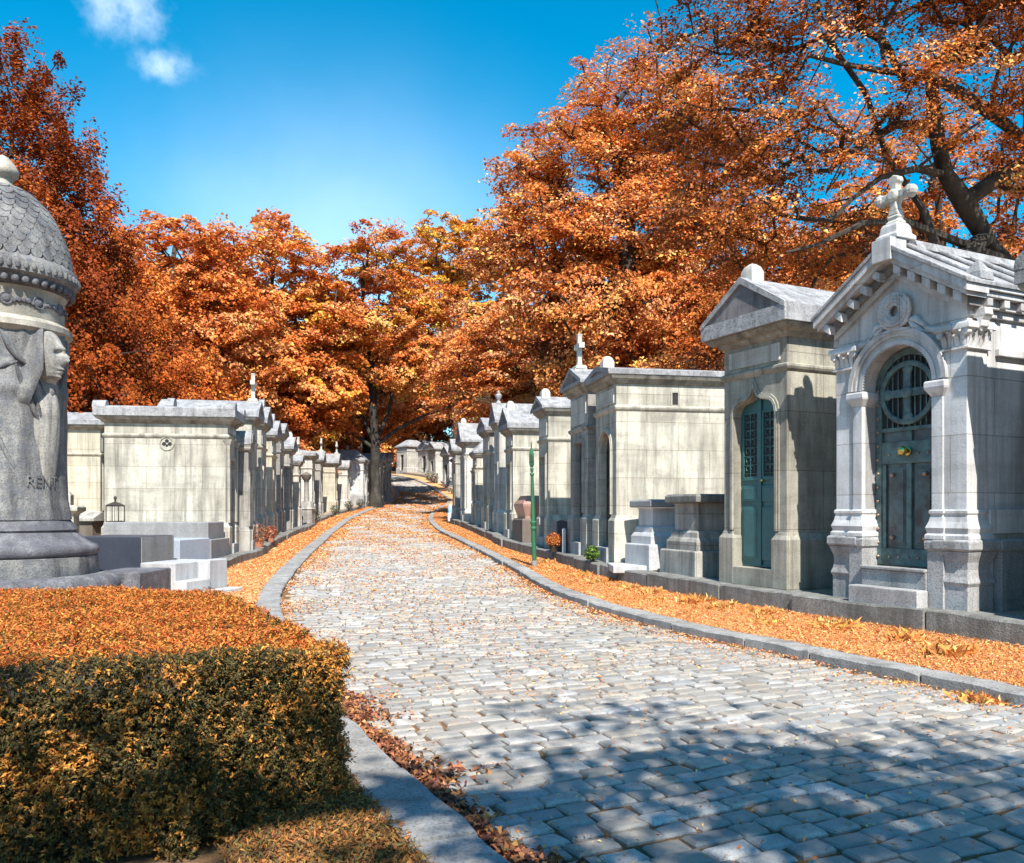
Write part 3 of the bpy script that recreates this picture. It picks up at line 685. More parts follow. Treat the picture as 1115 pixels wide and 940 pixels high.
# --- the ornate white tomb
def ornate():
    th = 26; ry = R(th) - math.pi/2; rot = Matrix.Rotation(ry, 4, 'Z'); W, D = 1.72, 2.3
    near = Vector((4.83, 8.76, 0)); org = near - rot @ Vector((W/2, 0, 0))
    rt = thing('mausoleum', 'ornate white mausoleum with arched bronze door, wreath in its gable and carved cross on top', 'mausoleum', (org.x, org.y, .54), ry, GR)
    m = M['white']; bv = .008
    dw, sp = .93, 2.49
    op = [(-dw/2, .1)] + arc(dw/2, 180, 0, 22, sp) + [(dw/2, .1)]
    wl = MB(); HG = 3.74; He = 3.2
    wl.poly([(-W/2, .1)] + op + [(W/2, .1), (W/2, He), (0, HG), (-W/2, He)], 0, .3)
    wl.box(-W/2 + .002, W/2 - .002, .3, D, .1, He)
    wl.build('wall', m, rt, bevel=bv)
    # corner pilasters and door jamb pilasters
    for s in (-1, 1):
        x0, x1 = sorted((s*(W/2 - .27), s*(W/2 + .015)))
        p = MB().box(x0, x1, -.03, .3, .80, 2.78).build('pilaster', m, rt, bevel=bv)
        cp = MB()
        cp.rect(x0, x1, -.03, .3, [(.004, 2.76), (.03, 2.77), (.03, 2.79), (.006, 2.80), (.012, 2.90), (.03, 2.96), (.065, 2.98), (.065, 3.03), (.05, 3.05)])
        def tongue(px_, py_, dx, dy, z_, h_, w_):
            rs = []
            for q, (o_, zz) in enumerate(((0, 0), (.012, .35), (.02, .7), (.045, .95), (.065, .92), (.066, .8))):
                ww = w_*(1, 1.1, 1, .8, .55, .3)[q]; th_ = .014
                rs.append([(px_ + dx*o_ - dy*ww, py_ + dy*o_ + dx*ww, z_ + zz*h_), (px_ + dx*(o_+th_) , py_ + dy*(o_+th_), z_ + zz*h_), (px_ + dx*o_ + dy*ww, py_ + dy*o_ - dx*ww, z_ + zz*h_), (px_ + dx*(o_-.03), py_ + dy*(o_-.03), z_ + zz*h_)])
            cp.loft(rs)
        for k in range(4):
            tongue(x0 + (x1-x0)*(k + .5)/4, -.038, 0, -1, 2.80, .13 + .05*(k % 2), .03)
            tongue(x1 + .006 if s > 0 else x0 - .006, -.03 + .33*(k + .5)/4, s, 0, 2.80, .13 + .05*(k % 2), .03)
        for xx in (x0 - .005, x1 + .005):
            cp.T = Matrix.Translation((xx, -.05, 2.945)) @ Matrix.Rotation(R(90), 4, 'X')
            cp.lathe([(.012, -.04), (.04, -.035), (.045, 0), (.04, .03), (.012, .035)], 0, 0, 12); cp.T = None
        cp.build('capital', m, p, smooth=50)
        # pilaster foot and scroll-sided plinth
        ft = MB()
        ft.rect(x0, x1, -.03, .3, [(.05, .74), (.05, .78), (.03, .80), (.045, .86), (.02, .93), (.008, 1.00), (.02, 1.02), (.02, 1.05), (.003, 1.06)])
        ft.build('pilaster_foot', m, rt, bevel=bv*.6)
        pl = MB()
        pl.rect(x0, x1, -.03, .32, [(.065, .615), (.08, .64), (.08, .72), (.06, .74)])
        prof = [(.03, -.3), (.03, .24), (.05, .28), (.03, .34), (.018, .42), (.025, .5), (.05, .57), (.06, .612)]
        pl.rect(x0, x1, -.03, .32, prof)
        pl.build('plinth', M['granite'], rt, bevel=bv)
        # jamb pilaster with impost
        a, b = sorted((s*dw/2, s*(dw/2 + .14)))
        j = MB().box(a, b, -.05, .28, .80, 2.30).build('jamb', m, rt, bevel=bv)
        im = MB().rect(a, b, -.05, .25, [(.003, 2.30), (.02, 2.33), (.05, 2.38), (.055, 2.40), (.055, 2.45), (.045, 2.47)]).build('impost', m, j, bevel=bv*.5)
        MB().rect(a, b, -.05, .25, [(.05, .735), (.05, .78), (.03, .80), (.045, .86), (.02, .93), (.006, 1.0), (.02, 1.02), (.02, 1.05), (.003, 1.06)]).build('jamb_foot', m, j, bevel=bv*.6)
        MB().rect(a, b, -.05, .25, [(.03, -.3), (.03, .612), (.05, .62), (.055, .70), (.04, .735)]).build('jamb_plinth', M['granite'], j, bevel=bv)
    # archivolt: stepped bands with an egg row
    av = MB(); ctr = arc(1, 180, 0, 30, 0)
    def ring(r0, r1, y0): av.band([(x*r0, sp + z*r0 - .03*0) for x, z in ctr], [(x*r1, sp + z*r1) for x, z in ctr], y0, .01)
    ring(.467, .515, -.045); ring(.515, .56, -.03); ring(.56, .60, -.055); ring(.60, .655, -.075)
    avo = av.build('archivolt', m, rt, smooth=35)
    eg = MB()
    for k in range(44):
        a = math.pi*(k + .5)/44; eg.ball((.462*math.cos(a), -.03, sp + .462*math.sin(a)), .011, 5)
    eg.build('bead_moulding', m, avo, smooth=60)
    # band joining imposts to corners
    for s in (-1, 1):
        x0, x1 = sorted((s*(dw/2 + .24), s*(W/2 - .2)))
        MB().box(x0, x1, -.012, .02, 2.36, 2.45).build('string_course', m, rt)
    # wreath and ribbons
    wr = MB(); zc = 3.34
    g = np.random.default_rng(4)
    for k in range(46):
        a = 2*math.pi*k/46
        for j in range(4):
            r = .085 + j*.038; q = a + j*.07 + g.normal()*.02
            wr.ball((r*math.cos(q), -.05 - .028*math.sin((j + .5)/4*math.pi) + g.normal()*.006, zc + r*math.sin(q)), .026 + g.uniform(0, .008), 4, .9)
    wro = wr.build('wreath', m, rt, smooth=60)
    for s in (-1, 1):
        rb = MB()
        for q in range(2):
            pts = [(s*(.17 + .085*k), -.02 - .02*math.sin(k*1.7), 3.22 - .045*k - q*.05 + .035*math.sin(k*1.6 + q*2)) for k in range(6)]
            rb.tube(pts, [.024, .042, .028, .042, .026, .01], 6)
        rb.build('ribbon', m, wro, smooth=60)
    # raking cornice with modillions, side cornice
    ck = MB(); mods = []; o = .17; x1 = W/2 + o; tan = (HG - He)/(W/2)
    def zr(x, b): return b - abs(x)*tan
    bz = HG
    sf = MB()
    for s in (-1, 1):
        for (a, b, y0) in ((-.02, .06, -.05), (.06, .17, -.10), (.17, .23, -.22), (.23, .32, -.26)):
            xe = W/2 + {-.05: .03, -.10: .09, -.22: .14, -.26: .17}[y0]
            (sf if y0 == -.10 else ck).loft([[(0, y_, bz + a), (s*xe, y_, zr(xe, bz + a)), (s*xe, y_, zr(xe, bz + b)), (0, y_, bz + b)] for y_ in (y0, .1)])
        for k in range(5):
            x = s*(.14 + .185*k)
            md = MB(); md.loft([[(x - .05, y_, zr(x - .05*s, bz + .062)), (x + .05, y_, zr(x + .05*s, bz + .062)), (x + .05, y_, zr(x + .05*s, bz + .165)), (x - .05, y_, zr(x - .05*s, bz + .165))] for y_ in (-.2, -.09)])
            mods.append(md)
    cko = ck.build('raking_cornice', m, rt)
    for md in mods: md.build('modillion', m, cko, bevel=.006)
    sf.build('soffit_band', M['soot_shade'], cko)
    for s in (-1, 1):
        cn = MB()
        for (o_, z_a, z_b) in ((.03, 3.12, 3.2), (.07, 3.2, 3.3), (.14, 3.3, 3.36), (.17, 3.36, 3.45)):
            xa, xb = sorted((s*(W/2 - .1), s*(W/2 + o_))); cn.box(xa, xb, .09 if o_ > .05 else .02, D, z_a + .003, z_b)
        for k in range(8):
            xa, xb = sorted((s*(W/2 + .068), s*(W/2 + .13))); cn.box(xa, xb, .14 + .28*k, .23 + .28*k, 3.215, 3.298)
        cno = cn.build('cornice', m, rt, bevel=.006)
        for k in range(2):
            y0 = .07 + .9*k
            c_ = MB(); xw = s*(W/2 + .002)
            prof = [(0, 3.19), (.14, 3.19), (.15, 3.12), (.11, 3.06), (.1, 3.0), (.07, 2.97), (.06, 3.0), (.05, 3.08), (0, 3.1)]
            c_.loft([[(xw + s*px_, y_, z_) for px_, z_ in prof] for y_ in (y0, y0 + .13)]); c_.build('console', m, rt, bevel=.006)
    # stone slab roof with battens, ridge
    rf = MB()
    for s in (-1, 1):
        xe = W/2 + o + .02
        rf.loft([[(0, y_, bz + .322), (s*xe, y_, zr(xe, bz + .322)), (s*xe, y_, zr(xe, bz + .37)), (0, y_, bz + .38)] for y_ in (-.28, D + .2)])
    rfo = rf.build('roof', M['roof'], rt, bevel=bv)
    bt = MB()
    for s in (-1, 1):
        for y0 in (.0, .55, 1.1, 1.65, 2.2):
            xe = W/2 + o - .02
            bt.loft([[(0.03*s, y_, bz + .37 + h_), (s*xe, y_, zr(xe, bz + .365) + h_)] + [(s*xe, y_ + .1, zr(xe, bz + .365) + h_), (.03*s, y_ + .1, bz + .37 + h_)] for y_, h_ in ((y0, 0), (y0 + .004, .05))])
    bt.build('roof_batten', M['roof'], rfo, bevel=.015)
    rd = MB(); rd.poly([(-.12, bz + .33), (.12, bz + .33), (.07, bz + .44), (-.07, bz + .44)], .2, D + .2); rd.build('ridge', M['roof'], rfo, bevel=bv)
    for s in (-1, 1):
        ac = MB(); xx = s*(W/2 + .08); ac.loft([[(xx - r_, .05 - r_, z_), (xx + r_, .05 - r_, z_), (xx + r_, .05 + r_, z_), (xx - r_, .05 + r_, z_)] for r_, z_ in ((.11, 3.46), (.10, 3.55), (.02, 3.68))])
        ac.build('corner_block', M['roof'], rfo, bevel=bv)
    # front peak block, cross pedestal, cross
    MB().box(-.13, .13, -.285, -.02, bz + .14, bz + .40).build('peak_block', m, rt, bevel=bv)
    pd = MB(); pd.rect(-.15, .15, -.20, .12, [(.0, bz + .402), (.0, bz + .45), (-.03, bz + .48), (-.04, bz + .56), (-.06, bz + .6)]).build('cross_base', m, rt, bevel=bv)
    cr = MB(); z = bz + .58; y = -.04; t = .05; sc_c = .9
    for q_ in range(1): cr.rect(-.085, .085, y-.06, y+.06, [(0, z), (.01, z+.04), (-.02, z+.07), (.0, z+.10), (-.03, z+.14)])
    def cshape(pts): cr.poly(pts, y - t, y + t)
    cshape([(-.075, z+.12), (.075, z+.12), (.04, z+.24), (.04, z+.3), (.15, z+.3), (.19, z+.27), (.235, z+.29), (.245, z+.345), (.235, z+.4), (.19, z+.42), (.15, z+.39), (.045, z+.39),
            (.045, z+.47), (.075, z+.51), (.06, z+.56), (0, z+.585), (-.06, z+.56), (-.075, z+.51), (-.045, z+.47), (-.045, z+.39), (-.15, z+.39), (-.19, z+.42), (-.235, z+.4), (-.245, z+.345), (-.235, z+.29), (-.19, z+.27), (-.15, z+.3), (-.04, z+.3), (-.04, z+.24)])
    cr.T = Matrix.Translation((0, y, z+.345)) @ Matrix.Rotation(R(90), 4, 'X'); cr.lathe([(.055, -.085), (.075, -.06), (.075, .06), (.055, .085)], 0, 0, 16); cr.T = None
    for s in (-1, 1): cr.ball((s*.20, y, z+.345), .075, 6)
    cr.build('cross', M['pale'], rt, bevel=.014)
    # steps
    MB().box(-dw/2 + .03, dw/2 - .03, -.1, .3, -.3, .36).build('doorstep', M['granite'], rt, bevel=.012)
    MB().box(-dw/2 - .002, dw/2 + .002, -.28, -.103, -.3, .17).build('doorstep', M['granite'], rt, bevel=.012)
    sl = MB(); sl.box(-dw/2 + .03, dw/2 - .03, -.13, .0, .362, .40); sl.build('sill', M['granite'], rt, bevel=.01)
    # the bronze door
    yd = .17; z0 = .40
    dp = MB().poly([(-dw/2 + .004, z0)] + arc(dw/2 - .004, 180, 0, 22, sp) + [(dw/2 - .004, z0)], yd + .04, yd + .08).build('door', M['bronze2'], rt)
    fr = MB(); e = dw/2 - .008
    fr.band([(-e, z0)] + arc(e, 180, 0, 22, sp) + [(e, z0)], [(-e + .085, z0)] + arc(e - .085, 180, 0, 22, sp) + [(e - .085, z0)], yd, yd + .042)
    for a, b, c_, d_, y_ in ((-e+.08, e-.08, 1.60, 1.86, yd + .005), (-e+.08, e-.08, z0, z0+.2, yd + .004), (-.035, .035, z0+.2, 1.6, yd + .008), (-e+.08, e-.08, 1.98, 2.03, yd + .01), (-e+.085, -e+.14, z0+.2, 1.6, yd+.012), (e-.14, e-.085, z0+.2, 1.6, yd+.012), (-.035, .035, 1.86, 1.98, yd+.012)):
        fr.box(a, b, y_, yd + .043, c_ + .001, d_)
    fr.build('door_frame', M['bronze'], dp, bevel=.006)
    pn = MB()
    for s in (-1, 1):
        xa, xb = sorted((s*.06, s*(e - .165))); pn.rect(xa, xb, yd + .03, yd + .04, [(0, z0+.24), (0, 1.56)])
        pn.rect(xa+.02, xb-.02, yd + .02, yd + .04, [(0, z0+.27), (0, 1.53)])
    pn.build('door_panel', M['bronze2'], dp, bevel=.006)
    bk = MB(); bk.poly([(-e+.09, 2.03)] + arc(e - .09, 180, 0, 20, sp) + [(e-.09, 2.03)], yd + .034, yd + .039); bk.build('backing', M['dark'], dp)
    gr = MB(); zc = 2.42; rr = .34
    for k in range(9):
        x = -.3 + .075*k
        gr.tube([(x, yd + .02, 2.03), (x, yd + .02, sp + math.sqrt(max(.02, (e-.09)**2 - x*x)))], .011, 5)
    gr.build('grille', M['bronze'], dp)
    ci = MB(); ci.T = Matrix.Translation((0, yd, zc)) @ Matrix.Rotation(R(90), 4, 'X')
    ci.lathe([(rr - .03, -.02), (rr - .03, .025), (rr, .035), (rr + .03, .025), (rr + .03, -.02)], 0, 0, 40, cap=False)
    ci.lathe([(.05, .0), (.075, .03), (.06, .05), (.03, .055)], 0, 0, 16); ci.T = None
    ci.box(-.042, .042, yd - .02, yd + .012, zc - rr, zc + rr); ci.box(-rr, rr, yd - .018, yd + .011, zc - .045, zc + .045)
    for s in (-1, 1): ci.ball((s*(rr - .06), yd - .01, zc), .07, 6, 1, 1, .3); ci.ball((0, yd - .01, zc + s*(rr - .06)), .07, 6, 1, 1, .3)
    ci.build('grille_ring', M['bronze'], dp, smooth=40)
    st = MB()
    for s in (-1, 1):
        for k in range(13): st.ball((s*(e - .042), yd - .005, z0 + .1 + k*.165), .019, 5)
    for k in range(5): st.ball((-.26 + .13*k, yd, 1.71), .017, 5); st.ball((-.26 + .13*k, yd, z0 + .1), .017, 5)
    for s in (-1, 1): st.ball((s*.22, yd, 1.47), .03, 6); st.ball((s*.22, yd, z0 + .33), .03, 6)
    st.build('stud', M['copper'], dp, smooth=60)
    kb = MB(); kb.T = Matrix.Translation((0, yd, 1.74)) @ Matrix.Rotation(R(90), 4, 'X')
    kb.lathe([(.05, 0), (.05, .02), (.025, .03), (.025, .06), (.052, .075), (.058, .1), (.045, .125), (.015, .135)], 0, 0, 18); kb.build('knob', M['brass'], dp, smooth=40)
    # side wall: recessed-looking panel frame
    for s in (-1, 1):
        q = MB(); xw = s*W/2; xa, xb = sorted((xw - .02*s, xw + .05*s))
        q.box(xa, xb, .302, D, .8, 1.06); q.build('side_band', m, rt, bevel=bv)
        MB().box(xa, xb, .45, D, 2.72, 2.80).build('side_band', m, rt, bevel=bv)
        pq = MB(); xa, xb = sorted((xw - .02*s, xw + .1*s)); pq.rect(xa, xb, .42, D, [(0, -.3), (0, .6), (.02, .62), (.02, .72), (0, .74)]); pq.build('side_plinth', M['granite'], rt, bevel=bv)
        p2 = MB(); xa, xb = sorted((xw - .02*s, xw + .06*s)); p2.box(xa, xb, 1.0, 1.25, 1.062, 2.718); p2.build('pilaster', m, rt, bevel=bv)
ornate()

# ------------------------------------------------------------------ altar tombs right
def altar(label, nx, ny, th, W, D, zb, H, mat, cmat):
    ry = R(th) - math.pi/2; off = Matrix.Rotation(ry, 4, 'Z') @ Vector((W/2, 0, 0))
    rt = thing('altar_tomb', label, 'tomb', (nx - off.x, ny - off.y, zb), ry, 'altar tombs')
    MB().rect(-W/2, W/2, 0, D, [(0, -.3), (0, .40), (-.015, .415)]).build('base', M[mat], rt, bevel=.01)
    MB().rect(-W/2 + .08, W/2 - .08, .08, D - .08, [(0, .41), (0, .55), (-.03, .6), (-.05, .62), (-.06, .7), (-.09, .73)]).build('plinth', M[mat], rt, bevel=.008)
    MB().rect(-W/2 + .18, W/2 - .18, .18, D - .18, [(0, .73), (0, H - .17), (.03, H - .15)]).build('block', M[mat], rt, bevel=.008)
    for s in (-1, 1):
        x0, x1 = sorted((s*(W/2 - .17), s*(W/2 - .25)))
    MB().rect(-W/2 + .08, W/2 - .08, .08, D - .08, [(0, H - .145), (.02, H - .13), (.02, H - .03), (-.02, H)]).build('cap_slab', M[cmat], rt, bevel=.01)
    return rt
altar('dark capped stone altar tomb next to the green-door mausoleum', 2.86, 12.92, 21, 1.05, 1.9, .53, 1.32, 'greystone', 'ledge')
altar('white stone altar tomb against the long cream mausoleum', 2.36, 14.22, 21, .86, 2.0, .58, 1.2, 'slab_white', 'slab_grey')
tag(MB().rect(1.75, 2.5, 14.3, 15.2, [(0, .5), (0, .625)]).build('white_slab', M['slab_white'], bevel=.01), 'flat white slab on the ledge before the altar tombs', 'slab')

# green post
def post():
    p = pt(582, 609, 18.0); zb = float(zg(18)) + .12
    rt = thing('signal_post', 'slim green cast iron post with pointed lantern head on the right verge', 'post', (p.x, 18.0, zb))
    k = 2.72/2.72
    MB().lathe([(.085, -.05), (.085, .1), (.07, .16)], n=12).build('base', M['kerb'], rt, smooth=40)
    MB().lathe([(.062, .15), (.06, .82), (.085, .84), (.085, .88), (.065, .9), (.075, .95), (.09, .97), (.09, 1.0), (.065, 1.02), (.06, 1.06), (.05, 1.7), (.042, 2.0)], n=14).build('shaft', M['postgreen'], rt, smooth=40)
    MB().lathe([(.04, 2.0), (.06, 2.02), (.06, 2.05), (.035, 2.08), (.05, 2.14), (.05, 2.17), (.03, 2.2)], n=12).build('collar', M['postgreen'], rt, smooth=40)
    hd = MB().lathe([(.04, 2.2), (.065, 2.24), (.072, 2.3), (.066, 2.48), (.05, 2.54), (.02, 2.62), (.014, 2.74), (.0, 2.76)], n=8).build('head', M['postgreen'], rt)
    MB().box(-.03, .03, -.075, -.06, 2.29, 2.46).build('plate', M['iron'], hd)
    rt.rotation_euler = (0, R(-1.5), 0); rt.scale = (.78, .78, 1)
post()

# pink granite tomb, headstone, pots, planter
def small_right():
    rt = thing('pink_tomb', 'pink granite chest tomb on a brown base behind the green post', 'tomb', (.62, 22.2, .7), R(12))
    MB().rect(-.35, .75, 0, 1.2, [(0, -.2), (0, .62), (-.03, .66)]).build('base', M['brownstone'], rt, bevel=.01)
    MB().rect(-.25, .65, .08, 1.1, [(0, .655), (0, .72), (.06, .92), (.08, .98)]).build('chest', M['pink'], rt, bevel=.01)
    MB().rect(-.33, .73, .0, 1.18, [(0, .985), (0, 1.06), (-.1, 1.2), (-.15, 1.28)]).build('lid', M['pink'], rt, bevel=.01)
    h = MB().poly([(-.28, -.2), (.28, -.2), (.28, .42)] + arc(.28, 0, 180, 12, .42) + [(-.28, .42)], 0, .14)
    o = h.build('headstone', M['slab_dark'], bevel=.008); o.location = (1.12, 18.75, .66); o.rotation_euler = (0, 0, R(-20)); tag(o, 'round-topped black headstone between two right-hand mausoleums', 'headstone')
    q = MB().rect(-.04, .04, -.04, .04, [(0, -.1), (0, .5), (-.02, .53)]).build('stone_bollard', M['slab_white'], bevel=.006); q.location = (1.15, 18.3, .66); tag(q, 'little white stone post beside the black headstone', 'bollard')
small_right()

def bush(name, label, cat, loc, r, cols, pot=True, n=900, leaf=.05, sq=1.0, potmat='terracotta', grp=None):
    rt = thing(name, label, cat, loc, 0, grp)
    zc = .0
    if pot:
        MB().lathe([(r*.42, 0), (r*.55, r*.75), (r*.62, r*.76), (r*.62, r*.9), (r*.5, r*.9)], n=14).build('pot', M[potmat], rt, smooth=40); zc = r*1.45
    d = unit(rng.normal(size=(n, 3))); P = d*(r*rng.uniform(.3, 1, size=(n, 1))**.5); P[:, 2] *= sq; P[:, 2] += zc if pot else r*sq
    quads('foliage', leafquads(P, np.full(n, leaf)*rng.uniform(.6, 1.3, n), bias=d*1.2), tints(n, cols), M['leaf'], rt)
    if not pot:
        st = MB()
        for k in range(7):
            a = k*2*math.pi/7; st.tube([(0, 0, -.05), (r*.3*math.cos(a), r*.3*math.sin(a), r*.6), (r*.6*math.cos(a), r*.6*math.sin(a), r*1.3*sq)], [.012, .008, .004], 5)
        st.build('stem', M['bark'], rt)
    return rt
bush('potted_bush', 'round dried bush in a terracotta pot on the left ledge', 'potted plant', (-6.72, 21.9, .58), .27, (.30,.14,.08), leaf=.045)
bush('potted_bush', 'smaller reddish plant in a pot just past the dried bush', 'potted plant', (-7.0, 24.0, .66), .2, (.36,.12,.06), leaf=.045)
bush('flower_pot', 'orange flowers in a dark pot before the black headstone', 'potted plant', (.92, 18.4, .66), .18, (.5,.16,.04), potmat='iron', leaf=.04)
bush('doorway_plant', 'small green plant at the foot of the arched door', 'plant', (1.52, 15.75, .62), .15, (.10,.17,.03), pot=False, n=300, leaf=.06)
b = bush('flower_heap', 'grey-brown heap of flowers before a far white mausoleum', 'flowers', (-8.3, 86, float(ZR(86))), .75, (.30,.28,.22), pot=False, n=700, leaf=.16, sq=.7)
bush('flower_heap', 'pale clump of flowers beside the far road kerb', 'flowers', (-5.4, 74, float(ZR(74)) - .1), .5, (.4,.36,.3), pot=False, n=400, leaf=.14, sq=.7)
for i, (x, y, lab) in enumerate(((-9.3, 39, 'dark little shrub at the foot of the urn column'), (-9.95, 46.5, 'dark grave plant in front of the grey pilastered tomb'), (-10.25, 52, 'dark grave plant before the yellowish tomb'), (-10.15, 55.3, 'grave plant in front of the bluish white tomb'))):
    bush('grave_plant', lab, 'plant', (x, y, float(ZL(y))), .3, (.07,.08,.05), pot=False, n=300, leaf=.08)

# small blue and white bin
rt = thing('litter_bin', 'small pale blue and white bin at the end of the right tomb row', 'bin', (-2.86, 38.4, 1.2)); rt.scale = (.8, .8, .72)
MB().lathe([(.16, -.2), (.2, .3), (.2, .34)], n=14).build('bucket', M['whitebin'], rt, smooth=40)
MB().lathe([(.12, .34), (.16, .6), (.1, .85), (.04, .9)], n=14).build('cover', M['bluebin'], rt, smooth=40)
# urn column on the left
rt = thing('urn_column', 'slim stone column with an urn on top on the left ledge', 'grave column', (-9.35, 37.6, .98))
MB().rect(-.32, .32, -.32, .32, [(0, -.2), (0, .6), (.04, .64), (0, .7), (-.06, .9), (-.12, 1.0)]).build('pedestal', M['greystone'], rt, bevel=.01)
MB().lathe([(.14, .98), (.11, 1.1), (.1, 1.85), (.14, 1.9)], n=14).build('shaft', M['greystone'], rt, smooth=40)
MB().lathe([(.1, 1.9), (.2, 2.05), (.24, 2.2), (.2, 2.24), (.08, 2.3), (.0, 2.36)], n=14).build('urn', M['brownstone'], rt, smooth=40)

# ------------------------------------------------------------------ left slabs
def slab(name, label, x0, x1, y0, y1, tiers, mat, rz=0, zb=.45, end=None):
    cx, cy = (x0+x1)/2, (y0+y1)/2
    rt = thing(name, label, 'tomb', (cx, cy, zb), R(rz))
    for i, (o, za, zt) in enumerate(tiers):
        MB().rect(x0-cx, x1-cx, y0-cy, y1-cy, [(o, za), (o, zt-.012), (o-.012, zt)]).build('base' if i == 0 and len(tiers) > 1 else 'slab', M[mat], rt, bevel=.008)
    return rt
slab('grave_slab', 'two-tier grey granite grave slab along the trefoil-vent mausoleum wall', -9.0, -6.72, 18.2, 19.3, [(.1, -.2, .42), (0, .42, .8)], 'slab_grey', 2, .52)
slab('grave_slab', 'pale blue granite grave block before the two-tier slab', -7.75, -6.4, 16.2, 17.4, [(0, -.3, .52)], 'slab_blue', -7, .49)
r_ = slab('grave_slab', 'nearly black granite grave block beside the drum monument', -7.75, -6.5, 14.6, 15.8, [(0, -.3, .5)], 'slab_dark', -4, .62)
MB().box(.627, .645, -.585, .585, -.2, .49).build('end_panel', M['slab_grey'], r_)
slab('grave_kerb', 'rough grey stone block at the right foot of the drum monument', -5.6, -4.95, 11.0, 12.0, [(0, -.5, .62)], 'monument_dark', 0, .14)
rt = thing('white_step_tomb', 'white stone stepped grave base by the left pavement', 'tomb', (-5.35, 13.7, .15), R(-14))
MB().rect(-.55, .1, -.5, .6, [(0, -.1), (0, .58), (-.01, .59)]).build('block', M['slab_white'], rt, bevel=.008)
MB().rect(.1, .32, .1, .6, [(0, -.1), (0, .60), (-.01, .61)]).build('block', M['slab_white'], rt, bevel=.008)
MB().rect(.102, .34, -.55, .09, [(0, -.1), (0, .30), (-.01, .31)]).build('step', M['slab_white'], rt, bevel=.008)
MB().rect(.345, .62, -.6, .6, [(0, -.1), (0, .12), (-.01, .13)]).build('step', M['slab_white'], rt, bevel=.008)
# iron lantern on the slab, stele and little roofed stone behind the monument
p = Vector((-9.0, 18.75, 1.322))
rt = thing('grave_lantern', 'black iron grave lantern standing on the two-tier granite slab', 'lantern', p)
lf = MB()
for sx in (-1, 1):
    for sy in (-1, 1): lf.tube([(sx*.14, sy*.14, 0), (sx*.14, sy*.14, .36)], .012, 5)
for z in (.01, .36):
    for s in (-1, 1): lf.tube([(-.15, s*.14, z), (.15, s*.14, z)], .012, 5); lf.tube([(s*.14, -.15, z), (s*.14, .15, z)], .012, 5)
for k in (-1, 0, 1): lf.tube([(k*.05, -.14, 0), (k*.05, -.14, .36)], .006, 4)
lf.build('cage', M['iron'], rt)
MB().rect(-.15, .15, -.15, .15, [(.01, .37), (-.08, .43), (-.12, .45)]).build('cap', M['iron'], rt)
MB().lathe([(.02, .44), (.02, .5), (.035, .53), (.03, .57), (0, .59)], n=10).build('knob', M['iron'], rt, smooth=50)
rt = thing('stele', 'stepped stone stele with moulded cap beside the drum monument', 'stele', (-10.75, 20, .7), R(10))
MB().rect(-.3, .2, -.2, .2, [(0, -.2), (0, .75), (.02, .8), (.12, .87), (.12, .96), (.06, 1.0)]).build('block', M['cream'], rt, bevel=.01)
MB().rect(-.2, .1, -.12, .12, [(0, 1.0), (0, 1.25), (-.06, 1.33)]).build('cap', M['cream'], rt, bevel=.01)
rt = thing('small_tomb', 'low stone tomb with little gabled cap in front of the buff mausoleum', 'tomb', (-10.75, 21.5, .7), R(80))
MB().rect(-.25, .25, 0, .8, [(0, -.2), (0, .6)]).build('block', M['brownstone'], rt, bevel=.01)
MB().poly([(-.34, .6), (.34, .6), (.34, .68), (0, .84), (-.34, .68)], -.1, .9).build('cap', M['greystone'], rt, bevel=.01)

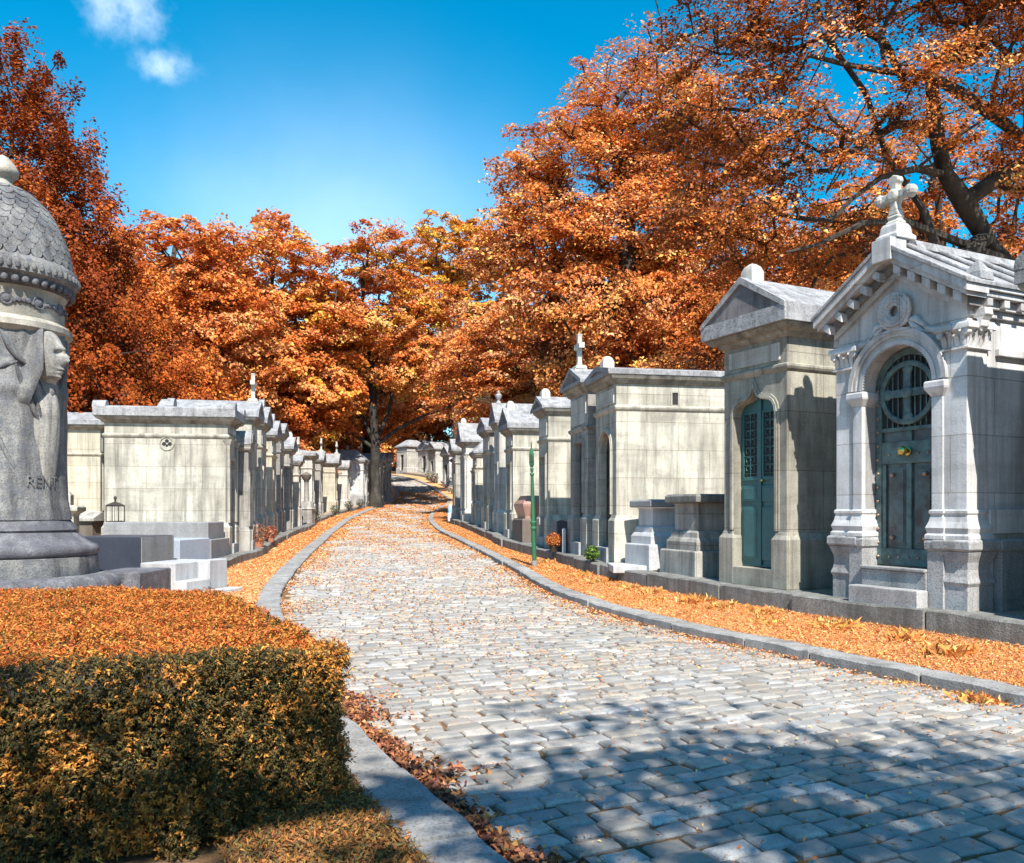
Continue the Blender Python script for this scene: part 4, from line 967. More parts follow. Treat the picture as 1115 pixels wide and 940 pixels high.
# ------------------------------------------------------------------ drum monument with draped mourner
def monument():
    Y = 10.0; k = Y/900; cx = (3 - 557.5)*k
    rt = thing('drum_monument', 'tall round draped stone monument with scaled dome and a carved mourner, behind the hedge', 'monument', (cx, Y, 0))
    k0 = k; k = k*.885; zk = k0
    def P(lst): return [(max(r, 0.01)*k, 1.6 + (555 - y)*k0) for y, r in lst]
    nn = 72
    MB().lathe([(1.75, .0), (1.75, .42), (1.72, .44)], n=nn).build('step', M['monument_dark'], rt, smooth=35)
    MB().lathe(P([(652, 128), (640, 132), (632, 130), (627, 124), (625, 112)]), n=nn).build('step', M['monument_dark'], rt, smooth=35)
    MB().lathe(P([(626, 106), (624, 107), (606, 105), (605, 103)]), n=nn).build('base', M['monument'], rt, smooth=35)
    MB().lathe(P([(605.5, 103), (603, 106), (598, 107), (594, 104), (592, 98), (588, 92), (582, 84), (579, 80), (577, 82), (573, 80), (568, 75), (563, 72)]), n=nn).build('base_moulding', M['monument_dark'], rt, smooth=50)
    # draped body
    g = np.random.default_rng(11); rings = []; nb = 160
    ysb = np.linspace(566, 362, 70)
    rb = lambda y: 72 + (-2.5*math.sin((y-366)/200*math.pi)) + 3*max(0, (y-545)/20)
    for y in ysb:
        r0 = rb(y); z = 1.6 + (555-y)*k0; ring = []
        for j in range(nb):
            a = 2*math.pi*j/nb
            t = (566 - y)/204
            d = 0
            # cloth folds: stronger on the upper half, sweeping down towards the figure
            amp = max(0, min(1, (t - .28)/.4))
            d += amp*(1.6*math.sin(a*9 + t*7 + 1.4*math.sin(a*3)) + .9*math.sin(a*17 - t*11) + .5*math.sin(a*31 + t*5))
            # raised cloth band like a bound sheet
            if .63 < t < .72: d += 2.4*math.sin((t-.63)/.09*math.pi)
            d += .5*math.sin(a*5 + t*3)
            ring.append(((r0 + d)*k*math.cos(a), (r0 + d)*k*math.sin(a), z))
        rings.append(ring)
    MB().loft(rings).build('drum', M['monument'], rt, smooth=70)
    MB().lathe(P([(372, 66), (364, 76), (358, 76), (355, 72), (352, 66)]), n=nn).build('collar', M['mono_cream'], rt, smooth=35)
    fz = MB().lathe(P([(354, 66), (350, 67), (326, 67), (322, 70)]), n=nn).build('frieze', M['mono_cream'], rt, smooth=35)
    ro = MB()
    for j in range(24):
        a = 2*math.pi*(j + .3)/24; z = 1.6 + (555 - 337)*k0
        ro.T = Matrix.Rotation(a, 4, 'Z') @ Matrix.Translation((67*k, 0, z)) @ Matrix.Rotation(R(90), 4, 'Y')
        if j % 2 == 0: ro.lathe([(.075, -.01), (.07, .02), (.05, .012), (.03, .028), (.01, .03)], 0, 0, 14)
        else:
            for q in (-1, 1): ro.ball((0, q*.05, 0), .035, 5); ro.ball((.02, q*.1, 0), .025, 5)
            ro.ball((0, 0, .005), .03, 5)
    ro.T = None; ro.build('rosette', M['monument_dark'], fz, smooth=50)
    MB().lathe(P([(323, 68), (318, 74), (314, 77), (311, 78)]), n=nn).build('egg_moulding', M['monument_dark'], rt, smooth=35)
    eg = MB()
    for j in range(44):
        a = 2*math.pi*j/44; eg.ball((75.5*k*math.cos(a), 75.5*k*math.sin(a), 1.6 + (555-317)*k0), .042, 6, 1.25)
    eg.build('egg_row', M['monument_dark'], rt, smooth=60)
    MB().lathe(P([(312, 78), (309, 82), (298, 83), (294, 81), (291, 77), (288, 75)]), n=nn).build('dome_rim', M['monument'], rt, smooth=40)
    # rim ornament: small leaf bumps
    rmn = MB()
    for j in range(60):
        a = 2*math.pi*j/60; rmn.ball((82*k*math.cos(a), 82*k*math.sin(a), 1.6 + (555-303)*k0), .034, 4, 1.5, 1, 1)
    rmn.build('rim_ornament', M['monument'], rt, smooth=60)
    domep = [(289, 75), (275, 72), (260, 67), (245, 60), (232, 52), (222, 43), (213, 33), (207, 22), (203, 14)]
    dm = MB().lathe(P(domep), n=nn).build('dome', M['monument'], rt, smooth=50)
    fr = pchip([203, 207, 213, 222, 232, 245, 260, 275, 289], [14, 22, 33, 43, 52, 60, 67, 72, 75])
    scl = MB()
    for i, y in enumerate(np.linspace(284, 210, 11)):
        r = float(fr(y)); slope = float(fr(y+2) - fr(y-2))/4; cnt = max(12, int(2*math.pi*r/13.5)); 
        for j in range(cnt):
            a = 2*math.pi*(j + .5*(i % 2))/cnt; hw = math.pi*r*k/cnt*.98; hh = 11*k0
            tilt = math.atan2(slope, 1.0)
            scl.T = Matrix.Rotation(a, 4, 'Z') @ Matrix.Translation((r*k + .012, 0, 1.6 + (555-y)*k0)) @ Matrix.Rotation(-tilt, 4, 'Y') @ Matrix.Rotation(R(90), 4, 'Z')
            pts = [(-hw, hh*.5), (-hw, 0)] + [(hw*math.cos(q), hh*.75*math.sin(q)) for q in np.linspace(math.pi, 2*math.pi, 9)[1:-1]] + [(hw, 0), (hw, hh*.5)]
            scl.poly(pts, -.012, .03)
    scl.T = None; scl.build('fish_scale', M['monument'], dm)
    MB().lathe(P([(204, 14), (200, 11), (195, 11), (191, 17), (186, 18), (180, 14), (174, 9), (171, 5), (169, 1)]), n=24).build('finial', M['mono_cream'], rt, smooth=50)
    # carved cloth swags on the drum
    sw = MB()
    for (a0, y0, a1, y1, r_) in ((-100, 415, -35, 395, 3.2), (-95, 432, -30, 425, 2.2), (-50, 398, -22, 470, 4), (-40, 405, -8, 500, 3.4), (-75, 440, -45, 520, 3), (-28, 415, 0, 470, 3.6), (-110, 400, -70, 408, 4), (-60, 372, -36, 405, 4.5), (-62, 378, -66, 400, 3.4), (-98, 455, -82, 430, 3.2)):
        pts = []
        for q in np.linspace(0, 1, 12):
            a = R(a0 + (a1-a0)*q); y = y0 + (y1-y0)*q + 6*math.sin(q*math.pi); r = rb(y) - .3
            pts.append((r*k*math.cos(a), r*k*math.sin(a), 1.6 + (555-y)*k0))
        sw.tube(pts, [r_*k*max(.25, math.sin(math.pi*min(.95, .08 + q*.9))) for q in np.linspace(0, 1, 12)], 10)
    sw.build('drapery_fold', M['monument'], rt, smooth=70)
    # carved mourner: one continuous figure leaning from the drum, face turned along the lane
    fg = MB(); hc = Vector((66*k, -.22, 1.6 + (555-393)*k0))
    n1, n2 = 40, 44; H2, Wd = 29*k0, 20*k0
    rings = []
    for i in range(1, n1):
        v = -1 + 2*i/n1; zz = v*H2; base = math.sqrt(1 - v*v)
        ring = []
        for j in range(n2):
            a = 2*math.pi*j/n2 - math.pi
            fx = math.cos(a); sy = math.sin(a)
            rx = Wd*.92*base; ry_ = Wd*.72*base
            f = max(0, fx)**2; sgn = abs(sy)
            add = 0
            if fx > 0:
                e = math.exp(-(sy/.22)**2)
                nose = max(0, 1 - abs((v + .12)/.26)) if v < -.02 else max(0, 1 - (v + .02)/.26)
                add += e*nose*.38*Wd
                add += .15*Wd*math.exp(-((v - .3)/.1)**2)*f                     # brow
                add -= .27*Wd*math.exp(-((v - .12)/.09)**2)*math.exp(-((abs(sy) - .42)/.2)**2)  # eye sockets
                add += .07*Wd*math.exp(-((v - .10)/.05)**2)*math.exp(-((abs(sy) - .42)/.12)**2)
                add += .17*Wd*math.exp(-((v + .45)/.05)**2)*math.exp(-(sy/.4)**2)  # lips
                add += .16*Wd*math.exp(-((v + .56)/.05)**2)*math.exp(-(sy/.36)**2)
                add -= .12*Wd*math.exp(-((v + .505)/.025)**2)*math.exp(-(sy/.5)**2)
                add += .22*Wd*math.exp(-((v + .8)/.14)**2)*math.exp(-(sy/.5)**2)   # chin
                add += .06*Wd*math.exp(-((v + .15)/.2)**2)*math.exp(-((abs(sy) - .62)/.2)**2)
            ring.append((hc.x + rx*fx + add*max(fx, 0), hc.y + ry_*sy, hc.z + zz))
        rings.append(ring)
    # neck and draped shoulders continue under the head
    low = []
    def body_ring(cx_, cy_, z_, ax, ay, w_=0):
        out = []
        for j in range(n2):
            a = 2*math.pi*j/n2; f_ = w_*.55*(math.sin(9*a + z_*1.5) + .8*math.sin(15*a - z_*2.1) + .6*math.sin(23*a + z_*3))
            out.append((cx_ + (ax + f_)*math.cos(a - math.pi), cy_ + (ay + f_)*math.sin(a - math.pi), z_))
        return out
    zb_ = lambda y: 1.6 + (555-y)*k0
    for y_, c_, ax_, ay_, w_ in ((556, 40, 22, 14, 0), (540, 41, 26, 17, .004), (520, 42, 28.5, 20, .008), (500, 43, 30, 22, .012), (482, 44, 30.5, 23, .015), (466, 45.5, 30, 23.5, .016), (452, 47.5, 28, 23, .015), (442, 50.5, 24.5, 21, .012), (434, 54, 19, 17, .008), (427, 58, 13, 13, .003), (422, 61, 10.5, 11, 0), (418, 62, 10, 10.5, 0)):
        low.append(body_ring(c_*k, -.14, zb_(y_), ax_*k, ay_*k, w_))
    fg.loft(low + [r for r in rings if r[0][2] > zb_(416)])
    fo = fg.build('mourner', M['mourner'], rt, smooth=75)
    # veil: hood sheet over hair, falling behind the neck
    vl_ = MB(); rs = []
    for i in range(14):
        q = i/13; z_ = zb_(356) - q*(110*k0)
        wv = Wd*(.5 + .65*math.sin(min(1, q*1.9)*math.pi/2) + 1.0*max(0, min(q, .75)-.5))*(1 - .85*max(0, (q-.68)/.32)**1.5); ring = []; tuck = .5*max(0, q-.45)
        for j in range(22):
            a = R(62 + (298-62)*j/21)
            rr = wv*(1 + .07*math.sin(j*1.9 + q*4))
            ring.append((hc.x - .06 - tuck + rr*1.02*math.cos(a)*(.9 + .25*q), hc.y + rr*.95*math.sin(a), z_))
        rs.append(ring)
    vl_.loft(rs, closed=False)
    ro_ = [[(x + (.03 if x > hc.x else .025), y, z_ - .02) for x, y, z_ in r] for r in rs]
    vl_.loft(ro_, closed=False)
    vl_.build('veil', M['monument'], fo, smooth=70)
    # worn incised lettering
    cu = bpy.data.curves.new('lettering', 'FONT'); cu.body = 'RENT'; cu.size = .19; cu.extrude = .003; cu.align_x = 'CENTER'
    tmp = bpy.data.objects.new('lettering', cu); lm = bpy.data.meshes.new_from_object(tmp); bpy.data.objects.remove(tmp); bpy.data.curves.remove(cu)
    lo = bpy.data.objects.new('lettering', lm); COL.objects.link(lo); lo.parent = rt; lm.materials.clear(); lm.materials.append(M['monument'])
    aa = R(-23); r = rb(522)*k + .012
    for v in lm.vertices:
        ang = v.co.x*.86/r; v.co = ((r + v.co.z)*math.cos(aa + ang), (r + v.co.z)*math.sin(aa + ang), zb_(531) + v.co.y)
monument()

# ------------------------------------------------------------------ trees
def tree(name, label, base, blobs, ntips, per, leaf, cols, trunk_top=None, r0=.3, bark='bark', seed=1, spray=(.8, .28), limbs=(), up=.6, lean=(0, 0), shell=.45, group='autumn trees', asp=.62, var=.22, tvar=.16):
    """blobs: crown ellipsoids (x,y,z,rx,ry,rz) relative to the base"""
    g = np.random.default_rng(seed)
    rt = thing(name, label, 'tree', base, 0, group)
    vol = np.array([b[3]*b[4]*b[5] for b in blobs])**.75; vol = vol/vol.sum()
    tips = []
    for b, f in zip(blobs, vol):
        n = max(4, int(ntips*f)); d = unit(g.normal(size=(n, 3))); rr = (shell + (1-shell)*g.random((n, 1))**.6)
        lob = 1 + .2*np.sin(d[:, :1]*5 + seed) * np.sin(d[:, 1:2]*6 + 2*seed) + .1*np.sin(d[:, 2:3]*9 + seed)
        tips.append(np.array(b[:3]) + d*rr*lob*np.array(b[3:]))
    tips = np.concatenate(tips)
    H = trunk_top or max(b[2] + b[5]*.4 for b in blobs)
    nodes = [Vector((0, 0, -.3))]; par = [-1]; sp = [0]
    cx = np.mean([b[0] for b in blobs]); cy = np.mean([b[1] for b in blobs])
    nt_ = 9; tz = H
    for i in range(1, nt_ + 1):
        t = i/nt_; nodes.append(Vector((cx*t*t*.9 + g.normal()*.1*t + lean[0]*t, cy*t*t*.9 + g.normal()*.1*t + lean[1]*t, tz*t))); par.append(len(nodes)-2)
    lim = {}
    for limb in limbs:
        for i, p in enumerate(limb):
            p = Vector(p)
            if i == 0:
                k = min(range(len(nodes)), key=lambda q: (nodes[q]-p).length); par.append(k)
            else: par.append(len(nodes)-1)
            nodes.append(p); lim[len(nodes)-1] = r0*(.46*(1 - (i+1)/len(limb))**.7 + .05)
    PN = np.zeros((ntips*12 + 200, 3)); 
    for i, p in enumerate(nodes): PN[i] = p
    cnt = len(nodes); zmin = .22*H
    order = np.argsort(np.linalg.norm(tips[:, :2] - np.array([[cx*.6, cy*.6]]), axis=1) + .3*np.abs(tips[:, 2] - tips[:, 2].mean()))
    load = {}
    for ti in order:
        p = tips[ti]; q = PN[:cnt]; dv = p - q; dist = np.linalg.norm(dv, axis=1)
        cost = dist + .5*np.maximum(0, q[:, 2] - p[2] + .2*dist) + np.where(q[:, 2] < zmin, 4, 0)
        k = int(np.argmin(cost)); L = dist[k]
        m = max(1, int(L/1.0)); prev = k; a = Vector(q[k]); b_ = Vector(p)
        for s in range(1, m + 1):
            t = s/m; pos = a.lerp(b_, t)
            if s < m: pos += Vector(g.normal(size=3)*.10*L/m); pos.z += .12*L*math.sin(t*math.pi)*.5
            nodes.append(pos); par.append(prev); PN[cnt] = pos; prev = cnt; cnt += 1
    n = len(nodes); wt = [0.0]*n; child = [[] for _ in range(n)]
    for i in range(1, n): child[par[i]].append(i)
    for i in range(n-1, -1, -1):
        if not child[i]: wt[i] = 1
        if par[i] >= 0: wt[par[i]] += wt[i]
    # parents always precede children, so one backward pass is enough
    tot = max(wt[0], 1); rad = [max(.012, r0*(w_/tot)**.46) for w_ in wt]
    rad[0] = r0*(1.9 if bark == 'bark2' else 1.35)
    for i_, lr in lim.items(): rad[i_] = max(rad[i_], lr)
    mb = MB(); done = [False]*n
    stack = [(0, -1)]
    while stack:
        i, pr = stack.pop()
        chain = [] if pr < 0 else [pr]
        cur = i
        while True:
            chain.append(cur)
            ch = sorted(child[cur], key=lambda c_: -wt[c_])
            if not ch: break
            for c_ in ch[1:]: stack.append((c_, cur))
            cur = ch[0]
        rr = [rad[c_] for c_ in chain]
        if pr >= 0: rr[0] = min(rr[0], rr[1]*1.25)
        mb.tube([nodes[c_] for c_ in chain], rr, 9 if rr[0] > .12 else 5 if rr[0] > .03 else 3, cap=False)
    mb.build('trunk', M[bark], rt, smooth=60)
    per = int(per*1.45); leaf *= .84
    T = len(tips); cid = np.repeat(np.arange(T), per); nL = T*per
    size = (.5 + .9*g.random((T, 1)))
    d = g.normal(size=(nL, 3)); d = unit(d)*g.random((nL, 1))**.45
    sc3 = np.array([spray[0], spray[0], spray[1]])[None, :]
    out = unit(tips - np.array([[cx, cy, np.mean([b[2] for b in blobs])]]))
    tl = g.normal(size=(T, 2))*.28
    P = tips[cid] + d*sc3*size[cid]
    P[:, 2] += np.sum((P - tips[cid])[:, :2]*tl[cid], 1)
    P[:, 2] -= .25*spray[0]*np.sum(d[:, :2]**2, 1)*size[cid][:, 0]
    ci = g.integers(0, len(cols), T); tc = np.array(cols)[ci]*np.exp(g.normal(size=(T, 1))*tvar)
    C = tints(nL, tc[cid], var, .14, g)
    S = leaf*(.45 + 1.0*g.random(nL)**1.3)
    V = leafquads(P, S, up, asp, bias=out[cid]*.6 + np.array([[sd.x, sd.y, 0]])*.5, g=g)
    quads('crown', V, C, M['leaf'], rt)
    return rt
def dup(root, loc, rz, label, s=1.0):
    r = root.copy(); COL.objects.link(r); r.location = loc; r.rotation_euler = (0, 0, rz); r['label'] = label; r.scale = (s, s, s)
    for ch in list(root.children):
        c_ = ch.copy(); COL.objects.link(c_); c_.parent = r
    return r
OR = [(0.77, 0.255, 0.065), (0.78, 0.315, 0.1), (0.7, 0.195, 0.042), (0.77, 0.28, 0.1), (0.54, 0.145, 0.032)]
RED = [(0.32, 0.066, 0.011), (0.4, 0.095, 0.016), (0.22, 0.042, 0.009)]
YEL = [(.78,.37,.06),(.77,.32,.055),(.70,.25,.05)]
PK = [(0.78, 0.345, 0.15), (0.76, 0.27, 0.085), (0.68, 0.21, 0.052), (0.48, 0.14, 0.035)]
BR = [(0.42, 0.125, 0.03), (0.54, 0.175, 0.04), (0.27, 0.08, 0.022), (0.21, 0.07, 0.025)]

def cone(h, r, z0, n=7): return [(0, 0, z0 + (h-z0)*t, r*(1-t)**.62 + .5, r*(1-t)**.62 + .5, (h-z0)/n*1.1) for t in np.linspace(.02, .93, n)]
# far left, tall dark red cone
tree('conifer_tree', 'tall dark red cone-shaped tree at the left edge of view behind the dome', (-18.2, 30, 1.9), cone(16.2, 6.6, 1.5, 9), 1700, 120, .155, RED, trunk_top=15.2, r0=.35, seed=21, spray=(.42, .7), up=.1, shell=.5)
tree('conifer_tree', 'dark red dense tree right of the tall cone tree, low branches to the ground', (-16.4, 36, 2.0), cone(9.6, 4.6, 1.0, 6), 800, 95, .17, RED[:2] + [OR[2], OR[2]], trunk_top=11, r0=.3, seed=22, spray=(.5, .6), up=.2, shell=.7)
t3 = tree('broadleaf_tree', 'rounded orange tree above the buff mausoleum', (-19.4, 48, 2.4), [(0, 0, 10.5, 4.2, 4.2, 3.6), (1.5, -1, 7.5, 3.8, 3.6, 3), (-2.5, -.5, 7, 3.4, 3.4, 3), (.5, -1.5, 4.2, 4, 3.2, 2.4)], 560, 105, .25, OR, r0=.35, seed=23); t3.scale = (1.18,)*3
t4 = tree('broadleaf_tree', 'broad orange tree rising behind the trefoil-vent mausoleum', (-17.0, 57, 2.8), [(0, 0, 12.5, 4.2, 4, 3.6), (-2.6, 0, 9.5, 3.4, 3.4, 3), (2.8, -.5, 9, 3.6, 3.4, 3), (.5, -1.8, 6, 4.6, 3.6, 2.8), (3, -1, 5.2, 3, 3, 2.2)], 680, 105, .27, OR + [YEL[1]], r0=.4, seed=24); t4.scale = (1.17,)*3
# the tree with the visible trunk by the bend
tree('plane_tree', 'tall orange tree with gnarled pale trunk standing by the kerb at the bend', (-9.75, 59.2, 1.75), [(0, 0, 17.6, 3.4, 3.0, 2.4), (-3.6, 0, 14.6, 2.8, 2.8, 2.0), (3.2, .3, 14.8, 2.8, 2.8, 2.0), (.4, -1, 12.4, 3.4, 3.2, 1.5), (-4.4, -.5, 11, 2.8, 2.8, 1.5), (4.2, -.5, 10.8, 3, 2.8, 1.3), (-2.6, -1.4, 9.3, 3.0, 2.6, 1.1), (2.8, -1.2, 9.0, 2.6, 2.6, 1.0), (-5.2, -.6, 8.4, 2.4, 2.2, 1.1)],
     560, 85, .27, OR + [YEL[0]], trunk_top=12, r0=.33, bark='bark2', seed=25, limbs=[[(.2, 0, 4.6), (1.6, -.2, 5.6), (3.6, -.4, 6.6), (5.6, -.5, 7.2), (7.2, -.5, 7.9)], [(-.05, 0, 4.4), (-1.0, 0, 6.6), (-2.0, 0, 9.0), (-2.7, 0, 11.5)], [(.1, 0, 4.8), (.9, .2, 7), (1.5, .2, 9.6), (2.0, .2, 12.5)], [(-.1, 0, 4.2), (-2, -.3, 5.6), (-4.2, -.5, 6.3), (-6, -.6, 7.4)]], shell=.55)
tree('broadleaf_tree', 'yellow-orange tree beyond the bend, its crown brightest in view', (-7.0, 106, 6.2), [(0, 0, 22, 5.2, 4.6, 3), (-3.2, 0, 18.5, 3.4, 3, 3), (3, 0, 18, 3.6, 3, 3), (0, -1, 14.5, 5.5, 4, 2.6), (-3, -1, 10.5, 4, 3, 2.2), (3, -1, 9.5, 4, 3, 2.4)], 620, 85, .36, YEL, r0=.5, seed=26, shell=.6).scale = (1.3,)*3
t7 = tree('broadleaf_tree', 'low spreading pinkish orange tree over the far right mausoleums', (1.8, 47, 1.5), [(-.6, 0, 9.8, 4.4, 4, 2.4), (-3.2, -.5, 7.6, 3.2, 3, 1.9), (2.6, -.6, 7.8, 3.6, 3.2, 2.2), (0, -1.4, 5.6, 5, 3.6, 1.6)], 560, 105, .23, PK, r0=.36, seed=27, spray=(.95, .24))
tree('plane_tree', 'huge layered orange tree towering behind the right-hand mausoleums', (5.1, 35.5, 1.3), [(.6, 0, 17.2, 3.4, 3.4, 2.6), (-1.8, 0, 14.8, 3.2, 3.2, 2.2), (3, 0, 14.6, 3.4, 3.2, 2.4), (-5.2, -.3, 11.4, 2.1, 2.3, 1.6), (-4.3, 0, 13.9, 1.9, 2.2, 1.5), (-3.2, -.4, 11.8, 2.9, 3, 1.9), (0, -1.2, 12, 3.4, 3, 1.9), (3.6, -.6, 11, 3.4, 3, 2.2), (-3.6, -.6, 9, 2.4, 2.8, 1.4), (-1, -1.8, 8.4, 3.6, 2.8, 1.6), (2.8, -1.6, 7.4, 3.6, 2.8, 1.8), (-1, -1.6, 5.4, 3.6, 2.6, 1.3), (3.5, -1.5, 5, 3, 2.6, 1.4)],
     1200, 105, .19, OR[:2] + PK, trunk_top=15, r0=.5, seed=28, spray=(.95, .24), shell=.5)
# big leaning tree, upper right
B8 = Vector((12.1, 19.6, .9))
def L8(*a): return [tuple(pt(px, py, y) - B8) for px, py, y in a]
tree('plane_tree', 'big leaning tree with dark bare limbs spreading over the ornate white tomb', B8, [(-6.3, -2, 12.9, 3.0, 2.6, 2.6), (-7.2, -1, 10.2, 1.9, 2.2, 2.0), (-3, -2, 13, 3.2, 2.8, 2.2), (0, -1.5, 12.4, 3.2, 2.8, 2.3), (3.4, -1, 11, 3, 2.8, 3), (-5.7, -1.5, 8.7, 1.8, 1.8, 1.1), (-7.3, -1, 7.4, 1.8, 1.8, 1.2), (-2.6, -2.2, 9.7, 2.2, 1.4, .9), (.6, -1, 8.6, 2, 1.8, 1.2), (-5.8, .5, 6.3, 1.5, 1.4, .9), (-3.2, 1, 7.2, 1.8, 1.6, .9), (-.3, 1.2, 6.4, 1.6, 1.5, 1.0)],
     1000, 105, .115, OR[:2] + BR + BR + [PK[0]], trunk_top=11.2, r0=.26, seed=29, spray=(.7, .22), shell=.35, lean=(-2.4, -.6),
     limbs=[L8((1073, 259, 19.4), (1050, 220, 19.2), (1030, 190, 19), (998, 184, 18.6), (960, 193, 18.3), (930, 215, 18), (905, 240, 17.8)), L8((1022, 160, 19), (1017, 120, 18.9), (1013, 70, 18.8)),
            L8((1100, 285, 19.4), (1040, 262, 19), (985, 241, 18.6), (940, 243, 18.3), (892, 266, 18), (855, 275, 17.8)), L8((1130, 165, 19), (1085, 128, 18.6), (1040, 98, 18.3), (1010, 80, 18), (965, 78, 17.7), (920, 70, 17.4), (880, 60, 17.2)),
            L8((1018, 136, 18.8), (975, 136, 18.4), (933, 163, 18), (899, 211, 17.8))])
tree('broadleaf_tree', 'brown-orange tree filling the gap behind the leaning tree', (17.5, 33, 1.8), [(0, 0, 12, 4.6, 4, 3.4), (-3.6, 0, 9, 3.4, 3.2, 2.8), (3.4, 0, 8.5, 3.6, 3.2, 3), (0, -1.4, 6, 5, 3.4, 2.4), (-4, -1, 5, 3, 3, 2)], 520, 90, .2, BR + OR[:2], r0=.34, seed=30, shell=.5)
t10 = tree('broadleaf_tree', 'dusky low tree right behind the green-door mausoleum', (9.2, 29, 1.3), [(-.4, 0, 6.6, 3.2, 2.8, 2.0), (-2.4, -.5, 4.6, 2.4, 2.4, 1.6), (2.2, -.6, 5, 2.8, 2.6, 1.9), (4.5, 0, 6.5, 2.6, 2.6, 2)], 420, 95, .17, BR + RED[:1], r0=.26, seed=31)
low = tree('low_tree', 'low bushy orange tree behind the far tombs right of the road end', (-5.5, 112, 6.0), [(0, 0, 3.2, 4.2, 3, 2.8), (-3, 0, 2.4, 3, 2.6, 2.2), (3, .3, 2.6, 3, 2.6, 2.3), (.5, 0, 6, 3, 2.6, 1.8)], 330, 85, .3, OR + PK, r0=.22, seed=33, shell=.3, group='low bushy trees behind the tombs')
back = [(low, -12.5, 116, 6.4, .9, 1.25, 'low bushy orange tree closing the view at the road end'), (low, -20, 110, 5.5, 2.0, 1.2, 'low bushy orange tree beyond the upper road bend'), (low, 1.5, 102, 5.4, 2.8, 1.2, 'low bushy tree behind the highest far tombs'), (low, -16.5, 66, 2.2, 1.4, .95, 'low bushy tree behind the bluish white tomb'), (low, -19, 76, 3.0, 2.5, 1.2, 'low bushy tree behind the shaded tombs'), (low, -15.8, 52, 2.2, 0.4, .8, 'low bushy tree behind the yellowish tomb'), (low, -16.5, 41, 1.9, 3.0, .8, 'low bushy tree behind the white pilastered tombs'), (low, 3.2, 52, 1.6, 1.1, .9, 'low bushy tree behind the low right mausoleums'), (low, 6.5, 44, 1.4, 2.2, .9, 'low bushy tree behind the tall layered tree trunk'),
        (t3, -26, 56, 2.9, 1.2, 1.2, 'orange tree behind the tall dark red cone tree'), (t4, -26, 74, 3.2, 2.3, 1.3, 'distant orange tree between the two rounded left ones'), (t7, -12.2, 70, 3.0, .7, 1.25, 'pinkish tree low behind the gnarled trunk'),
        (t7, 9.0, 66, 2.6, 2.0, 1.7, 'tall pinkish tree standing behind the low spreading one'), (t3, 10.5, 50, 2.2, 1.7, 1.15, 'orange tree seen through the huge layered one'), (t4, 22, 52, 2.6, .4, 1.2, 'far orange tree at the right edge behind the leaning tree'),
        (t7, -2.2, 92, 4.9, 1.2, 1.5, 'low orange tree behind the far mausoleums at the bend'), (t3, -17, 84, 4.6, 2.9, 1.25, 'distant orange tree left of the upper road'), (t10, 16, 40, 1.8, 2.2, 1.3, 'dusky bushy tree behind the ornate white tomb'), (t10, 5.4, 40, 1.4, 1.0, 1.25, 'dusky tree at the foot of the huge layered tree'), (t3, -28, 40, 3, .2, 1.2, 'orange tree beyond the left edge of view'), (t7, -15, 116, 4.6, .3, 1.7, 'far low orange tree behind the white tomb at the road end'), (t7, -7, 122, 5.4, 1.9, 1.9, 'far low orange tree right of the road end'), (t4, -24, 112, 4.2, 1.1, 1.6, 'tall far orange tree left of the road end'), (t7, 1, 108, 4.6, 2.6, 1.8, 'far orange tree behind the cluster of far tombs')]
for o, x, y, z, rz, s, lab in back: dup(o, (x, y, z), rz, lab, s)
# trees behind the viewer: their crowns throw the dappled shade over the foreground
sh = tree('broadleaf_tree', 'tree behind the viewer that shades the near road', (3.2, -5.5, .2), [(-.4, 2.4, 8.6, 2.0, 2.0, 1.5), (2.4, 1.2, 8.6, 2.4, 2.5, 1.8), (-5.4, .4, 8.4, 2.3, 2.5, 1.7), (5.6, 1.6, 8.6, 2.8, 2.6, 1.8), (1.5, -1, 7, 4, 2.4, 1.6)], 330, 85, .2, OR, r0=.34, seed=40, shell=.25, spray=(1.0, .3))
dup(sh, (-8.2, -4.9, .2), 2.9, 'tree behind the viewer that shades the hedge', 1.0)

